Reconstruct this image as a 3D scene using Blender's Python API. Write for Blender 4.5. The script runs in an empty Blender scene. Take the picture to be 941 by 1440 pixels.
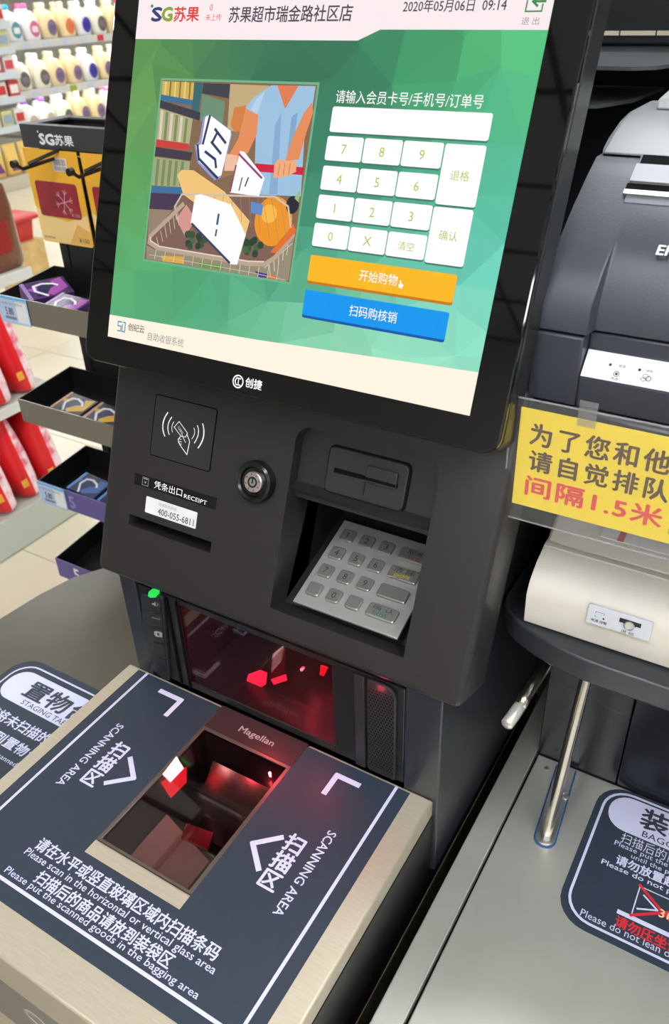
import bpy, bmesh, math, random
from mathutils import Matrix, Vector
random.seed(7)
SC = bpy.context.scene
COL = SC.collection

# ------------------------------------------------------------------ camera
CAM = Vector((0, 0, 1.45))
F_PX = 1155.58                                   # focal length in pixels of the 941x1440 frame
ROWS = (Vector((0.85759756, 0.51335673, -0.03148491)),
        Vector((0.25686223, -0.48053335, -0.83851625)),
        Vector((-0.44558751, 0.7110222, -0.54396618)))
cam = bpy.data.cameras.new('camera')
cam.sensor_fit = 'VERTICAL'; cam.sensor_height = 36.0
cam.lens = F_PX / 1440 * 36.0
cam.clip_start = 0.02; cam.clip_end = 60
cam.dof.use_dof = True; cam.dof.focus_distance = 0.66; cam.dof.aperture_fstop = 14.0   # phone lens: the far shelves go slightly soft
co = bpy.data.objects.new('camera', cam); COL.objects.link(co)
r0, r1, r2 = ROWS[0], -ROWS[1], -ROWS[2]
co.matrix_world = Matrix(((r0.x, r1.x, r2.x, CAM.x), (r0.y, r1.y, r2.y, CAM.y), (r0.z, r1.z, r2.z, CAM.z), (0, 0, 0, 1)))
SC.camera = co

# ------------------------------------------------------------------ world and exposure
w = bpy.data.worlds.new('world'); SC.world = w; w.use_nodes = True
w.node_tree.nodes['Background'].inputs[0].default_value = (0.9, 0.95, 1, 1)
w.node_tree.nodes['Background'].inputs[1].default_value = 0.25
SC.view_settings.view_transform = 'Standard'; SC.view_settings.look = 'None'
SC.view_settings.gamma = 1; SC.view_settings.use_curve_mapping = False
SC.view_settings.exposure = 0.0
LAMP = 24.0                                      # radiance of the ceiling lamps
# ceiling lamps: long diffusers running along the aisles
LAMP_SPOTS = [(-0.3, y) for y in (-3.0, -0.9, 1.7, 4.5, 7.3)] + [(2.0, y) for y in (-3.0, -0.6, 1.8, 4.5, 7.3)] + [(-4.4, y) for y in (0.9, 3.4, 5.9, 8.3)] + [(0.85, y) for y in (-2.2, -0.2)] + [(-7.3, y) for y in (0.9, 3.4, 5.9, 8.3)]

# ------------------------------------------------------------------ helpers
def L1(c):
    c /= 255.0
    return c / 12.92 if c <= 0.04045 else ((c + 0.055) / 1.055) ** 2.4
def lin(r, g, b): return (L1(r), L1(g), L1(b), 1.0)

MATS = {}
def M(name, col, rough=0.5, metal=0.0, spec=0.5, emit=0.0, var=0.0, scale=30.0, bump=0.0, coat=0.0, stretch=None):
    """procedural material; col is an sRGB triple; var adds fine mottling, bump fine relief"""
    if name in MATS: return MATS[name]
    m = bpy.data.materials.new(name); m.use_nodes = True
    nt = m.node_tree; b = nt.nodes['Principled BSDF']
    c = lin(*col)
    b.inputs['Base Color'].default_value = c
    b.inputs['Roughness'].default_value = rough
    b.inputs['Metallic'].default_value = metal
    b.inputs['Specular IOR Level'].default_value = spec
    b.inputs['Coat Weight'].default_value = coat
    b.inputs['Coat Roughness'].default_value = 0.05
    if emit:
        b.inputs['Base Color'].default_value = (0.004, 0.004, 0.004, 1)
        b.inputs['Emission Color'].default_value = c
        b.inputs['Emission Strength'].default_value = emit
    if var or bump:
        tc = nt.nodes.new('ShaderNodeTexCoord'); mp = nt.nodes.new('ShaderNodeMapping')
        if stretch: mp.inputs['Scale'].default_value = stretch
        n = nt.nodes.new('ShaderNodeTexNoise'); n.inputs['Scale'].default_value = scale; n.inputs['Detail'].default_value = 5
        nt.links.new(tc.outputs['Object'], mp.inputs['Vector']); nt.links.new(mp.outputs['Vector'], n.inputs['Vector'])
        if var:
            rp = nt.nodes.new('ShaderNodeValToRGB')
            rp.color_ramp.elements[0].position = 0.3; rp.color_ramp.elements[1].position = 0.7
            rp.color_ramp.elements[0].color = tuple(max(0, k * (1 - var)) for k in c[:3]) + (1,)
            rp.color_ramp.elements[1].color = tuple(min(1, k * (1 + var)) for k in c[:3]) + (1,)
            nt.links.new(n.outputs['Fac'], rp.inputs['Fac']); nt.links.new(rp.outputs['Color'], b.inputs['Base Color'])
        if bump:
            bp = nt.nodes.new('ShaderNodeBump'); bp.inputs['Strength'].default_value = bump; bp.inputs['Distance'].default_value = 0.002
            nt.links.new(n.outputs['Fac'], bp.inputs['Height']); nt.links.new(bp.outputs['Normal'], b.inputs['Normal'])
    MATS[name] = m
    return m

def glass(name, tint=(255, 255, 255), rough=0.02, ior=1.45, haze=0.0):
    if name in MATS: return MATS[name]
    m = bpy.data.materials.new(name); m.use_nodes = True
    nt = m.node_tree; nt.nodes.remove(nt.nodes['Principled BSDF'])
    out = nt.nodes['Material Output']
    t = nt.nodes.new('ShaderNodeBsdfTransparent'); t.inputs[0].default_value = lin(*tint)
    g = nt.nodes.new('ShaderNodeBsdfGlossy'); g.inputs['Roughness'].default_value = rough
    lw = nt.nodes.new('ShaderNodeLayerWeight'); lw.inputs['Blend'].default_value = 0.5
    pw = nt.nodes.new('ShaderNodeMath'); pw.operation = 'POWER'; pw.inputs[1].default_value = 5.0
    nt.links.new(lw.outputs['Facing'], pw.inputs[0])
    f0 = ((ior - 1) / (ior + 1)) ** 2
    fr = nt.nodes.new('ShaderNodeMath'); fr.operation = 'MULTIPLY_ADD'; fr.inputs[1].default_value = 1 - f0; fr.inputs[2].default_value = f0
    nt.links.new(pw.outputs[0], fr.inputs[0])
    mx = nt.nodes.new('ShaderNodeMixShader')
    nt.links.new(fr.outputs[0], mx.inputs[0]); nt.links.new(t.outputs[0], mx.inputs[1]); nt.links.new(g.outputs[0], mx.inputs[2])
    last = mx
    if haze:
        df = nt.nodes.new('ShaderNodeBsdfDiffuse'); df.inputs[0].default_value = (0.8, 0.8, 0.8, 1)
        last = nt.nodes.new('ShaderNodeMixShader'); last.inputs[0].default_value = haze
        nt.links.new(mx.outputs[0], last.inputs[1]); nt.links.new(df.outputs[0], last.inputs[2])
    nt.links.new(last.outputs[0], out.inputs['Surface'])
    MATS[name] = m
    return m

def vcol_emit(name):
    """self-lit picture on the screen: colours come from the mesh"""
    m = bpy.data.materials.new(name); m.use_nodes = True
    nt = m.node_tree; b = nt.nodes['Principled BSDF']
    a = nt.nodes.new('ShaderNodeVertexColor'); a.layer_name = 'Col'
    b.inputs['Base Color'].default_value = (0.004, 0.004, 0.004, 1); b.inputs['Roughness'].default_value = 0.12
    nt.links.new(a.outputs['Color'], b.inputs['Emission Color']); b.inputs['Emission Strength'].default_value = 1.0
    return m

def frame(o, ex, ey):
    ex = Vector(ex).normalized(); ey = Vector(ey).normalized(); ez = ex.cross(ey)
    return Matrix(((ex.x, ey.x, ez.x, o[0]), (ex.y, ey.y, ez.y, o[1]), (ex.z, ey.z, ez.z, o[2]), (0, 0, 0, 1)))

def ray(u, v):
    a, b = (u - 470.5) / F_PX, (v - 720) / F_PX
    return ROWS[0] * a + ROWS[1] * b + ROWS[2]
def pp(F, u, v, z=0.0):
    """where the line of sight of a photo pixel meets the plane z of frame F, in F's x, y"""
    Fi = F.inverted(); o = Fi @ CAM; d = Fi.to_3x3() @ ray(u, v)
    t = (z - o.z) / d.z
    return (o.x + d.x * t, o.y + d.y * t)
def zp(F, pts, ox, oy, s, z=0.0): return [pp(F, ox + a * s, oy + b * s, z) for a, b in pts]

ORIG = {}
def tag(o, label, cat, group=None, kind=None):
    o['label'] = label; o['category'] = cat
    if group: o['group'] = group
    if kind: o['kind'] = kind
    return o
def thing(name, label, cat, loc, group=None):
    o = bpy.data.objects.new(name, None); COL.objects.link(o)
    o.empty_display_size = 0.05
    o.location = loc; ORIG[o] = Vector(loc)
    return tag(o, label, cat, group)
def link(name, me, mat, parent, org):
    o = bpy.data.objects.new(name, me); COL.objects.link(o)
    if mat:
        for k in (mat if isinstance(mat, (list, tuple)) else [mat]): me.materials.append(k)
    ORIG[o] = org
    if parent: o.parent = parent
    else: o.location = org
    return o

def rr(x0, y0, x1, y1, r, n=5, k=(1, 1, 1, 1)):
    """rounded rectangle, counter-clockwise; k switches the corners bl, br, tr, tl"""
    pts = []
    for (cx, cy, a0, on) in ((x0 + r, y0 + r, 180, k[0]), (x1 - r, y0 + r, 270, k[1]), (x1 - r, y1 - r, 0, k[2]), (x0 + r, y1 - r, 90, k[3])):
        if on:
            for i in range(n + 1):
                a = math.radians(a0 + 90 * i / n); pts.append((cx + r * math.cos(a), cy + r * math.sin(a)))
        else:
            pts.append((x0 if cx < (x0 + x1) / 2 else x1, y0 if cy < (y0 + y1) / 2 else y1))
    return pts
def ell(cx, cy, rx, ry, n=20): return [(cx + rx * math.cos(2 * math.pi * i / n), cy + ry * math.sin(2 * math.pi * i / n)) for i in range(n)]

I4 = Matrix.Identity(4)
class MB:
    def __init__(s): s.v = []; s.f = []; s.c = []
    def add(s, vs, fs, F=I4, col=None):
        k = len(s.v); s.v += [F @ Vector(p) for p in vs]; s.f += [[i + k for i in f] for f in fs]; s.c += [col] * len(fs)
        return s
    def box(s, x0, x1, y0, y1, z0, z1, F=I4):
        return s.add([(x, y, z) for z in (z0, z1) for y in (y0, y1) for x in (x0, x1)],
                     [(0, 2, 3, 1), (4, 5, 7, 6), (0, 1, 5, 4), (2, 6, 7, 3), (0, 4, 6, 2), (1, 3, 7, 5)], F)
    def prism(s, poly, z0, z1, F=I4):
        n = len(poly)
        a = sum(poly[i][0] * poly[(i + 1) % n][1] - poly[(i + 1) % n][0] * poly[i][1] for i in range(n))
        if a < 0: poly = poly[::-1]
        vs = [(x, y, z0) for x, y in poly] + [(x, y, z1) for x, y in poly]
        fs = [list(range(n))[::-1], list(range(n, 2 * n))] + [(i, (i + 1) % n, n + (i + 1) % n, n + i) for i in range(n)]
        return s.add(vs, fs, F)
    def flat(s, poly, z, F=I4, col=None):
        n = len(poly)
        a = sum(poly[i][0] * poly[(i + 1) % n][1] - poly[(i + 1) % n][0] * poly[i][1] for i in range(n))
        if a < 0: poly = poly[::-1]
        return s.add([(x, y, z) for x, y in poly], [list(range(n))], F, col)
    def ring(s, po, pi, z0, z1, F=I4):
        n = len(po)
        vs = [(x, y, z) for z in (z0, z1) for P in (po, pi) for x, y in P]
        fs = []
        for i in range(n):
            j = (i + 1) % n
            fs += [(2 * n + i, 2 * n + j, 3 * n + j, 3 * n + i), (i, n + i, n + j, j), (i, j, 2 * n + j, 2 * n + i), (n + i, 3 * n + i, 3 * n + j, n + j)]
        return s.add(vs, fs, F)
    def stroke(s, pts, w, z, F=I4, closed=False, col=None):
        P = [Vector(p) for p in pts]; n = len(P)
        for i in range(n if closed else n - 1):
            a, b = P[i], P[(i + 1) % n]; d = (b - a)
            if d.length < 1e-9: continue
            d.normalize(); q = Vector((-d.y, d.x)) * w / 2; e = d * w * 0.35
            s.flat([tuple(a - e - q), tuple(b + e - q), tuple(b + e + q), tuple(a - e + q)], z + i * 2e-6, F, col)
        return s
    def tube(s, path, r, n=10, F=I4):
        P = [Vector(p) for p in path]; rings = []; up = None
        for i, p in enumerate(P):
            d = (P[min(i + 1, len(P) - 1)] - P[max(i - 1, 0)]).normalized()
            if up is None: up = d.orthogonal().normalized()
            up = (up - d * up.dot(d)).normalized(); q = d.cross(up)
            rad = r[i] if isinstance(r, (list, tuple)) else r
            rings.append([p + (up * math.cos(2 * math.pi * k / n) + q * math.sin(2 * math.pi * k / n)) * rad for k in range(n)])
        return s.loft(rings, F)
    def loft(s, rings, F=I4):
        n = len(rings[0]); vs = [p for R in rings for p in R]; fs = [list(range(n))[::-1]]
        for i in range(len(rings) - 1):
            for k in range(n):
                j = (k + 1) % n; fs.append((i * n + k, i * n + j, (i + 1) * n + j, (i + 1) * n + k))
        fs.append([(len(rings) - 1) * n + k for k in range(n)])
        return s.add(vs, fs, F)
    def lathe(s, prof, n=24, F=I4):
        return s.loft([[(r * math.cos(2 * math.pi * k / n), r * math.sin(2 * math.pi * k / n), z) for k in range(n)] for r, z in prof], F)
    def build(s, name, mat, parent=None, smooth=False, bevel=0.0, seg=2, org=None):
        if parent: org = ORIG[parent]
        if org is None:
            xs = [p.x for p in s.v]; ys = [p.y for p in s.v]; zs = [p.z for p in s.v]
            org = Vector(((min(xs) + max(xs)) / 2, (min(ys) + max(ys)) / 2, min(zs)))
        me = bpy.data.meshes.new(name)
        me.from_pydata([tuple(p - org) for p in s.v], [], s.f)
        if any(c is not None for c in s.c):
            at = me.color_attributes.new('Col', 'FLOAT_COLOR', 'CORNER')
            li = 0
            for f, c in zip(s.f, s.c):
                for _ in f: at.data[li].color = c or (1, 1, 1, 1); li += 1
        me.validate(); me.update()
        o = link(name, me, mat, parent, org)
        if smooth:
            for p in me.polygons: p.use_smooth = True
            if smooth != 'all':
                me.set_sharp_from_angle(angle=math.radians(38))
        if bevel:
            b = o.modifiers.new('bevel', 'BEVEL'); b.width = bevel; b.segments = seg; b.limit_method = 'ANGLE'; b.angle_limit = math.radians(40)
            b.harden_normals = False
        return o

def text(s, F, x0, y0, x1, y1=None, mat=None, parent=None, bold=0.0, z=0.0003, name='lettering', shear=0.0, sp=1.0):
    """lettering fitted into the box x0..x1, y0..y1 of frame F; without y1 it keeps its own height"""
    cu = bpy.data.curves.new('t', 'FONT'); cu.body = s; cu.resolution_u = 2; cu.shear = shear; cu.space_character = sp
    ob = bpy.data.objects.new('t', cu); COL.objects.link(ob)
    me = bpy.data.meshes.new_from_object(ob)
    bpy.data.objects.remove(ob); bpy.data.curves.remove(cu)
    xs = [v.co.x for v in me.vertices]; ys = [v.co.y for v in me.vertices]
    ax, bx, ay, by = min(xs), max(xs), min(ys), max(ys)
    kx = (x1 - x0) / (bx - ax); ky = (y1 - y0) / (by - ay) if y1 is not None else kx
    if len(s) == 1 and s.isascii() and y1 is not None and bold < 0.04:
        kx = ky; x0 = (x0 + x1) / 2 - (bx - ax) * kx / 2
    org = ORIG[parent]
    for v in me.vertices:
        v.co = F @ Vector((x0 + (v.co.x - ax) * kx, y0 + (v.co.y - ay) * ky, z)) - org
    if bold:
        # heavier strokes: the outline repeated a hair's breadth to every side
        vs = [v.co.copy() for v in me.vertices]; fs = [list(p.vertices) for p in me.polygons]
        em = min(kx, ky) * bold; ex_v = (F.to_3x3() @ Vector((1, 0, 0))); ey_v = (F.to_3x3() @ Vector((0, 1, 0))); ez_v = (F.to_3x3() @ Vector((0, 0, 1)))
        V = []; FF = []
        for i, (a, b) in enumerate(((-1, 0), (1, 0), (0, -0.8), (0, 0.8), (0, 0))):
            k = len(V); V += [p + ex_v * (a * em) + ey_v * (b * em) + ez_v * (i * 4e-6) for p in vs]; FF += [[j + k for j in f] for f in fs]
        bpy.data.meshes.remove(me); me = bpy.data.meshes.new(name); me.from_pydata(V, [], FF)
    me.materials.clear()
    me.name = name
    return link(name, me, mat, parent, org)

def boolean(o, cutters):
    for c in cutters:
        b = o.modifiers.new('cut', 'BOOLEAN'); b.operation = 'DIFFERENCE'; b.object = c; b.solver = 'EXACT'
    dg = bpy.context.evaluated_depsgraph_get(); dg.update()
    me = bpy.data.meshes.new_from_object(o.evaluated_get(dg))
    old = o.data; o.modifiers.clear(); o.data = me; me.name = o.name
    bpy.data.meshes.remove(old)
    for c in cutters:
        m = c.data; bpy.data.objects.remove(c); bpy.data.meshes.remove(m)
    me.set_sharp_from_angle(angle=math.radians(30))

def dup(root, loc, label=None, rotz=None, group=None):
    r = root.copy(); COL.objects.link(r); r.location = loc
    if rotz is not None: r.rotation_euler.z = rotz
    if label: r['label'] = label
    if group: r['group'] = group
    for ch in root.children:
        c = ch.copy(); COL.objects.link(c); c.parent = r
        for g in ch.children:
            d = g.copy(); COL.objects.link(d); d.parent = c
    return r
def struct(o): o['kind'] = 'structure'; return o

# ------------------------------------------------------------------ materials
plastic = M('charcoal plastic', (41, 38, 38), 0.36, spec=0.45, var=0.06, scale=900, bump=0.08)
plastic2 = M('darker charcoal plastic', (44, 42, 43), 0.4, spec=0.4)
black = M('black plastic', (20, 20, 21), 0.35)
blackgloss = M('glossy black', (9, 9, 10), 0.06, spec=0.5)
deep = M('matt black inside', (10, 10, 10), 0.8, spec=0.1)
towermat = M('dark blue grey painted steel', (41, 43, 49), 0.3, spec=0.5)
steel = M('brushed warm steel', (204, 193, 171), 0.36, metal=0.55, var=0.05, scale=60, stretch=(1, 12, 12), bump=0.02)
tablesteel = M('brushed table steel', (128, 125, 117), 0.30, metal=0.9, var=0.06, scale=14, bump=0.02)
bagsteel = M('worn bagging steel with mottled sheen', (204, 204, 193), 0.38, metal=0.7, var=0.16, scale=6, bump=0.02)  # wear mottling, its contrast raised to suggest uneven metal sheen
stickerm = M('slate sticker', (45, 54, 66), 0.4, spec=0.35, var=0.03, scale=200)
inkw = M('pale lilac print', (196, 196, 221), 0.5)
inkd = M('dark slate print', (45, 52, 62), 0.5)
inkwhite = M('white print', (235, 235, 238), 0.5)
inkgrey = M('grey print', (150, 150, 152), 0.5)
inkblack = M('black print', (25, 25, 28), 0.5)
inkred = M('red print', (200, 38, 48), 0.5)
silver = M('satin silver', (196, 196, 192), 0.3, metal=0.85)
chrome = M('polished steel rod', (200, 192, 180), 0.18, metal=1.0)

# ------------------------------------------------------------------ room
M('floor grout', (150, 142, 125), 0.8)
tilem = M('cream glazed floor tile', (226, 216, 190), 0.22, spec=0.5, var=0.03, scale=4)
fl = struct(MB().box(-10, 4, -4, 10.5, -0.06, -0.003).build('floor', MATS['floor grout'], org=Vector((0, 0, 0))))
tile_me = None
for ix in range(-14, -1):
    for iy in range(0, 16):
        x = -0.13 + ix * 0.6; y = 0.056 + iy * 0.6
        if y + 0.6 < 0.3 or x > -0.7 or x < -8.6 or y > 8.6: continue
        if tile_me is None:
            t = MB().box(0.0015, 0.5985, 0.0015, 0.5985, -0.02, 0).build('floor_tile', tilem, fl, bevel=0.001, seg=1); tile_me = t.data
        else:
            t = bpy.data.objects.new('floor_tile', tile_me); COL.objects.link(t); t.parent = fl; ORIG[t] = ORIG[fl]
        t.location = (x, y, 0)
ceilm = M('white ceiling tile', (226, 229, 234), 0.8)
ce = struct(MB().box(-10, 4, -4, 10.5, 3.0, 3.06).build('ceiling', ceilm))
barm = M('dark ceiling grid bar', (70, 70, 72), 0.5)
g = MB()
for i in range(24): g.box(-10 + i * 0.6, -9.98 + i * 0.6, -4, 10.5, 2.99, 3.0)
for i in range(25): g.box(-10, 4, -4 + i * 0.6, -3.98 + i * 0.6, 2.989, 3.0)
g.build('ceiling_grid', barm, ce)
wallm = M('off white painted wall', (205, 203, 196), 0.8, var=0.03, scale=3)
struct(MB().box(-10.1, -10, -4, 10.5, 0, 3).build('wall_left', wallm))
struct(MB().box(-10, 4, 10.5, 10.6, 0, 3).build('wall_back', wallm))
struct(MB().box(4, 4.1, -4, 10.5, 0, 3).build('wall_right', wallm))
struct(MB().box(-10, 4, -4.1, -4, 0, 3).build('wall_front', wallm))
lampm = M('lamp diffuser', (246, 250, 255), 0.5, emit=LAMP)
lampframe = M('lamp housing', (225, 225, 225), 0.5)
lt = None
for (x, y) in LAMP_SPOTS:
    if lt is None:
        lt = thing('ceiling_light', 'long white ceiling light above the shop floor', 'ceiling light', (x, y, 2.93), 'rows of ceiling lights')
        MB().box(x - 0.16, x + 0.16, y - 0.72, y + 0.72, 2.95, 2.99).build('housing', lampframe, lt)
        MB().box(x - 0.14, x + 0.14, y - 0.70, y + 0.70, 2.93, 2.9495).build('diffuser', lampm, lt)
    else: dup(lt, (x, y, 2.93))

# ------------------------------------------------------------------ frames of the checkout
T = math.radians(68.26)
NB = Vector((0, -math.sin(T), math.cos(T))); VB = Vector((0, math.cos(T), math.sin(T)))
PB = Vector((0, 0.42, 0.98092))
FB = frame(PB, (1, 0, 0), VB)                                  # front of the payment housing
FM = frame(PB + NB * 0.04, (1, 0, 0), VB)                      # front glass of the monitor
X0, V0 = -0.5103, 0.2236
FD = frame(FM @ Vector((X0, V0, 0)), (1, 0, 0), VB)            # lower left corner of the lit display
FP = frame((0, 0, 0.85), (1, 0, 0), (0, 1, 0))                 # scanning plate
FT = frame((0, 0, 0.76), (1, 0, 0), (0, 1, 0))                 # side tables
def FY(y): return frame((0, y, 0), (1, 0, 0), (0, 0, 1))       # upright plane facing the customer
FX = frame((0, 0, 0), (0, 1, 0), (0, 0, 1))                    # side profiles, extruded along x

# ------------------------------------------------------------------ kiosk cabinet and payment housing
kc = thing('self_checkout_kiosk', 'dark self checkout tower with payment panel, key lock, card reader and keypad', 'checkout kiosk', (-0.35, 0.45, 0))
MB().box(-0.520, -0.499, 0.43, 0.75, 0.752, 1.0).build('side_panel', towermat, kc, bevel=0.002)
MB().box(-0.209, -0.175, 0.43, 0.75, 0.752, 1.0).build('side_panel', towermat, kc, bevel=0.002)
MB().box(-0.4985, -0.2095, 0.56, 0.75, 0.752, 1.0).build('rear_panel', deep, kc)
MB().prism([(0.462, 1.0), (0.75, 1.0), (0.75, 1.16), (0.62, 1.25), (0.585, 1.25), (0.565, 1.20)], -0.209, -0.172, FX).build('column_side', towermat, kc, bevel=0.002)
MB().prism([(0.462, 1.0), (0.75, 1.0), (0.75, 1.16), (0.62, 1.25), (0.585, 1.25), (0.565, 1.20)], -0.523, -0.486, FX).build('column_side', towermat, kc, bevel=0.002)
MB().box(-0.4855, -0.2095, 0.60, 0.75, 1.001, 1.25).build('column_back', towermat, kc)
base = MB()
base.box(-0.529, -0.182, 0.152, 0.75, 0.0, 0.711)
base.build('base_cabinet', M('beige base panel', (196, 184, 160), 0.4, metal=0.3), kc, bevel=0.002)
MB().box(-0.5285, -0.1825, 0.1535, 0.75, 0.7115, 0.752).build('top_rail', black, kc)
lowband = MB().box(-0.529, -0.182, 0.149, 0.153, 0.7115, 0.7995).build('front_band', M('grey front band', (126, 119, 108), 0.45), kc)
fb = FY(0.149)
MB().ring(ell(*pp(fb, 52, 1434), 0.014, 0.010), ell(*pp(fb, 52, 1434), 0.010, 0.0065), 0.0002, 0.0006, fb).build('embossed_mark', M('pale emboss', (165, 157, 145), 0.5), lowband)
MB().box(-0.183, -0.1795, 0.1535, 0.43, 0.753, 0.829).build('side_skirt', black, kc)
MB().box(-0.5315, -0.528, 0.1535, 0.43, 0.753, 0.829).build('side_skirt', black, kc)

body = MB().prism(rr(-0.5356, 0.0, -0.1576, 0.245, 0.007, 4), -0.055, 0, FB).build('payment_housing', plastic, kc, smooth=True, bevel=0.005, seg=3)
cut = []
def cutter(poly, z0, z1, F=FB): cut.append(MB().prism(poly, z0, z1, F).build('cutter', None, org=Vector((0, 0, 0))))
HX0, HX1 = -0.3372, -0.2105
cutter(rr(HX0, 0.110, HX1, 0.1829, 0.013, 5, (0, 0, 1, 1)), -0.012, 0.01)
cutter([(HX0, 0.0245), (HX1, 0.0245), (HX1, 0.1222), (HX0, 0.1222)], -0.08, 0.01)
cutter([(-0.502, 0.0533), (-0.406, 0.0533), (-0.406, 0.0636), (-0.502, 0.0636)], -0.03, 0.01)
boolean(body, cut)
# keypad bay behind the opening
bay = MB()
yf, zf = 0.430, 1.0035
prof_floor = [(0.440, 0.992), (0.56, 1.030), (0.56, 1.026), (0.442, 0.988)]
bay.prism(prof_floor, HX0, HX1, FX)
bay.box(HX0, HX1, 0.556, 0.560, 1.028, 1.13)
bay.prism([(0.474, 1.0955), (0.56, 1.125), (0.56, 1.129), (0.473, 1.0995)], HX0, HX1, FX)
side = [(0.470, 0.990), (0.56, 1.024), (0.56, 1.13), (0.50, 1.112), (0.522, 1.09)]
side = [(0.452, 0.994), (0.56, 1.028), (0.56, 1.13), (0.512, 1.113), (0.500, 1.08)]
bay.prism(side, HX0 - 0.002, HX0, FX); bay.prism(side, HX1, HX1 + 0.002, FX)
bay.build('keypad_bay', M('matt black bay', (24, 23, 23), 0.5), kc)
# card reader on its sunk panel
cr = MB().prism(rr(-0.3095, 0.1345, -0.2385, 0.1715, 0.005), -0.0118, -0.0085, FB).build('card_reader', plastic2, kc, bevel=0.001)
MB().ring(rr(-0.3110, 0.1330, -0.2370, 0.1730, 0.006), rr(-0.3097, 0.1343, -0.2383, 0.1717, 0.005), -0.0118, -0.0114, FB).build('seam', deep, cr)
MB().prism([(-0.3025, 0.1512), (-0.2455, 0.1522), (-0.2455, 0.1552), (-0.3025, 0.1552)], -0.0086, -0.0080, FB).build('card_slot', deep, cr)
MB().prism([(-0.2735, 0.1505), (-0.2460, 0.1505), (-0.2460, 0.1640), (-0.2735, 0.1640)], -0.0084, -0.0058, FB).build('slot_lip', plastic2, cr, bevel=0.0012)
MB().prism([(-0.2740, 0.1395), (-0.2730, 0.1395), (-0.2728, 0.1512), (-0.2738, 0.1512)], -0.0086, -0.0078, FB).build('rib', black, cr)
MB().prism([(-0.2735, 0.1525), (-0.2465, 0.1525), (-0.2465, 0.1550), (-0.2735, 0.1550)], -0.0060, -0.0055, FB).build('card_slot', deep, cr)
# contactless pad
rf = MB().prism(rr(-0.4850, 0.1247, -0.4183, 0.1783, 0.002), 0.0, 0.0006, FB).build('contactless_pad', M('pad black', (40, 40, 43), 0.35), kc)
MB().ring(rr(-0.4862, 0.1237, -0.4171, 0.1793, 0.003), rr(-0.4850, 0.1248, -0.4183, 0.1782, 0.002), 0.0001, 0.0003, FB).build('groove', deep, rf)
ic = MB(); S1 = 110 / 941
def rfid(pts, wpx, closed=False): ic.stroke(zp(FB, pts, 200, 540, S1), wpx, 0.0008, FB, closed)
def arc3(a, b, c, n=9):
    out = []
    for i in range(n + 1):
        t = i / n
        out.append(tuple((1 - t) ** 2 * p + 2 * t * (1 - t) * (2 * q - 0.5 * (p + r)) + t * t * r for p, q, r in zip(a, b, c)))
    return out
for a in (((315, 345), (257, 480), (278, 625)), ((735, 480), (745, 630), (680, 768))): rfid(arc3(*a), 0.0012)
for a in (((362, 400), (318, 500), (332, 605)), ((672, 500), (682, 600), (635, 708))): rfid(arc3(*a), 0.0009)
for a in (((388, 455), (364, 515), (372, 578)), ((630, 530), (637, 595), (605, 658))): rfid(arc3(*a), 0.0006)
rfid([(452, 450), (552, 590), (530, 638), (475, 628), (392, 518)], 0.0006, True)
rfid([(468, 630), (440, 665), (445, 700), (465, 735), (482, 762), (545, 850), (560, 780), (578, 690), (545, 600)], 0.0007)
rfid([(485, 608), (505, 655), (528, 702)], 0.0006); rfid([(448, 660), (478, 665)], 0.0005); rfid([(450, 690), (480, 695)], 0.0005); rfid([(456, 720), (482, 722)], 0.0005)
ic.build('card_hand_icon', inkwhite, rf)
a, b = pp(FB, 200 + 440 * S1, 540 + 515 * S1), pp(FB, 200 + 495 * S1, 540 + 598 * S1)
d = Vector((b[0] - a[0], b[1] - a[1])); dl = d.length; d.normalize()
FC = FB @ Matrix(((d.x, -d.y, 0, a[0]), (d.y, d.x, 0, a[1]), (0, 0, 1, 0), (0, 0, 0, 1)))
text('CARD', FC, 0, -0.0012, dl, 0.0012, inkwhite, rf, z=0.0008)
# receipt strip, service label, slot
rs = MB().prism([(-0.5003, 0.0931), (-0.4065, 0.0931), (-0.4065, 0.1035), (-0.5003, 0.1035)], 0.0, 0.0005, FB).build('receipt_strip', blackgloss, kc)
text('凭条出口', FB, -0.4765, 0.0950, -0.4440, 0.1022, inkwhite, rs, z=0.0007)
text('RECEIPT', FB, -0.4415, 0.0948, -0.4160, 0.0985, inkwhite, rs, z=0.0007)
MB().stroke([(-0.4905, 0.0948), (-0.4835, 0.0948), (-0.4835, 0.1020), (-0.4905, 0.1020)], 0.0004, 0.0007, FB, True) \
    .flat([(-0.4895, 0.1005), (-0.4845, 0.1005), (-0.4845, 0.1012), (-0.4895, 0.1012)], 0.0007, FB) \
    .flat([(-0.4885, 0.0985), (-0.4855, 0.0985), (-0.4870, 0.0962)], 0.0007, FB).build('receipt_icon', inkgrey, rs)
sl = MB().prism(rr(-0.4841, 0.0704, -0.4250, 0.0855, 0.001), 0.0, 0.0004, FB).build('service_label', M('white label', (222, 220, 222), 0.5), kc)
text('400-055-6811', FB, -0.4690, 0.0722, -0.4275, 0.0782, M('dark print', (60, 60, 66), 0.5), sl, bold=0.01, z=0.0006)
text('创捷服务热线', FB, -0.4690, 0.0806, -0.4480, 0.0835, inkgrey, sl, z=0.0006)
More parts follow.
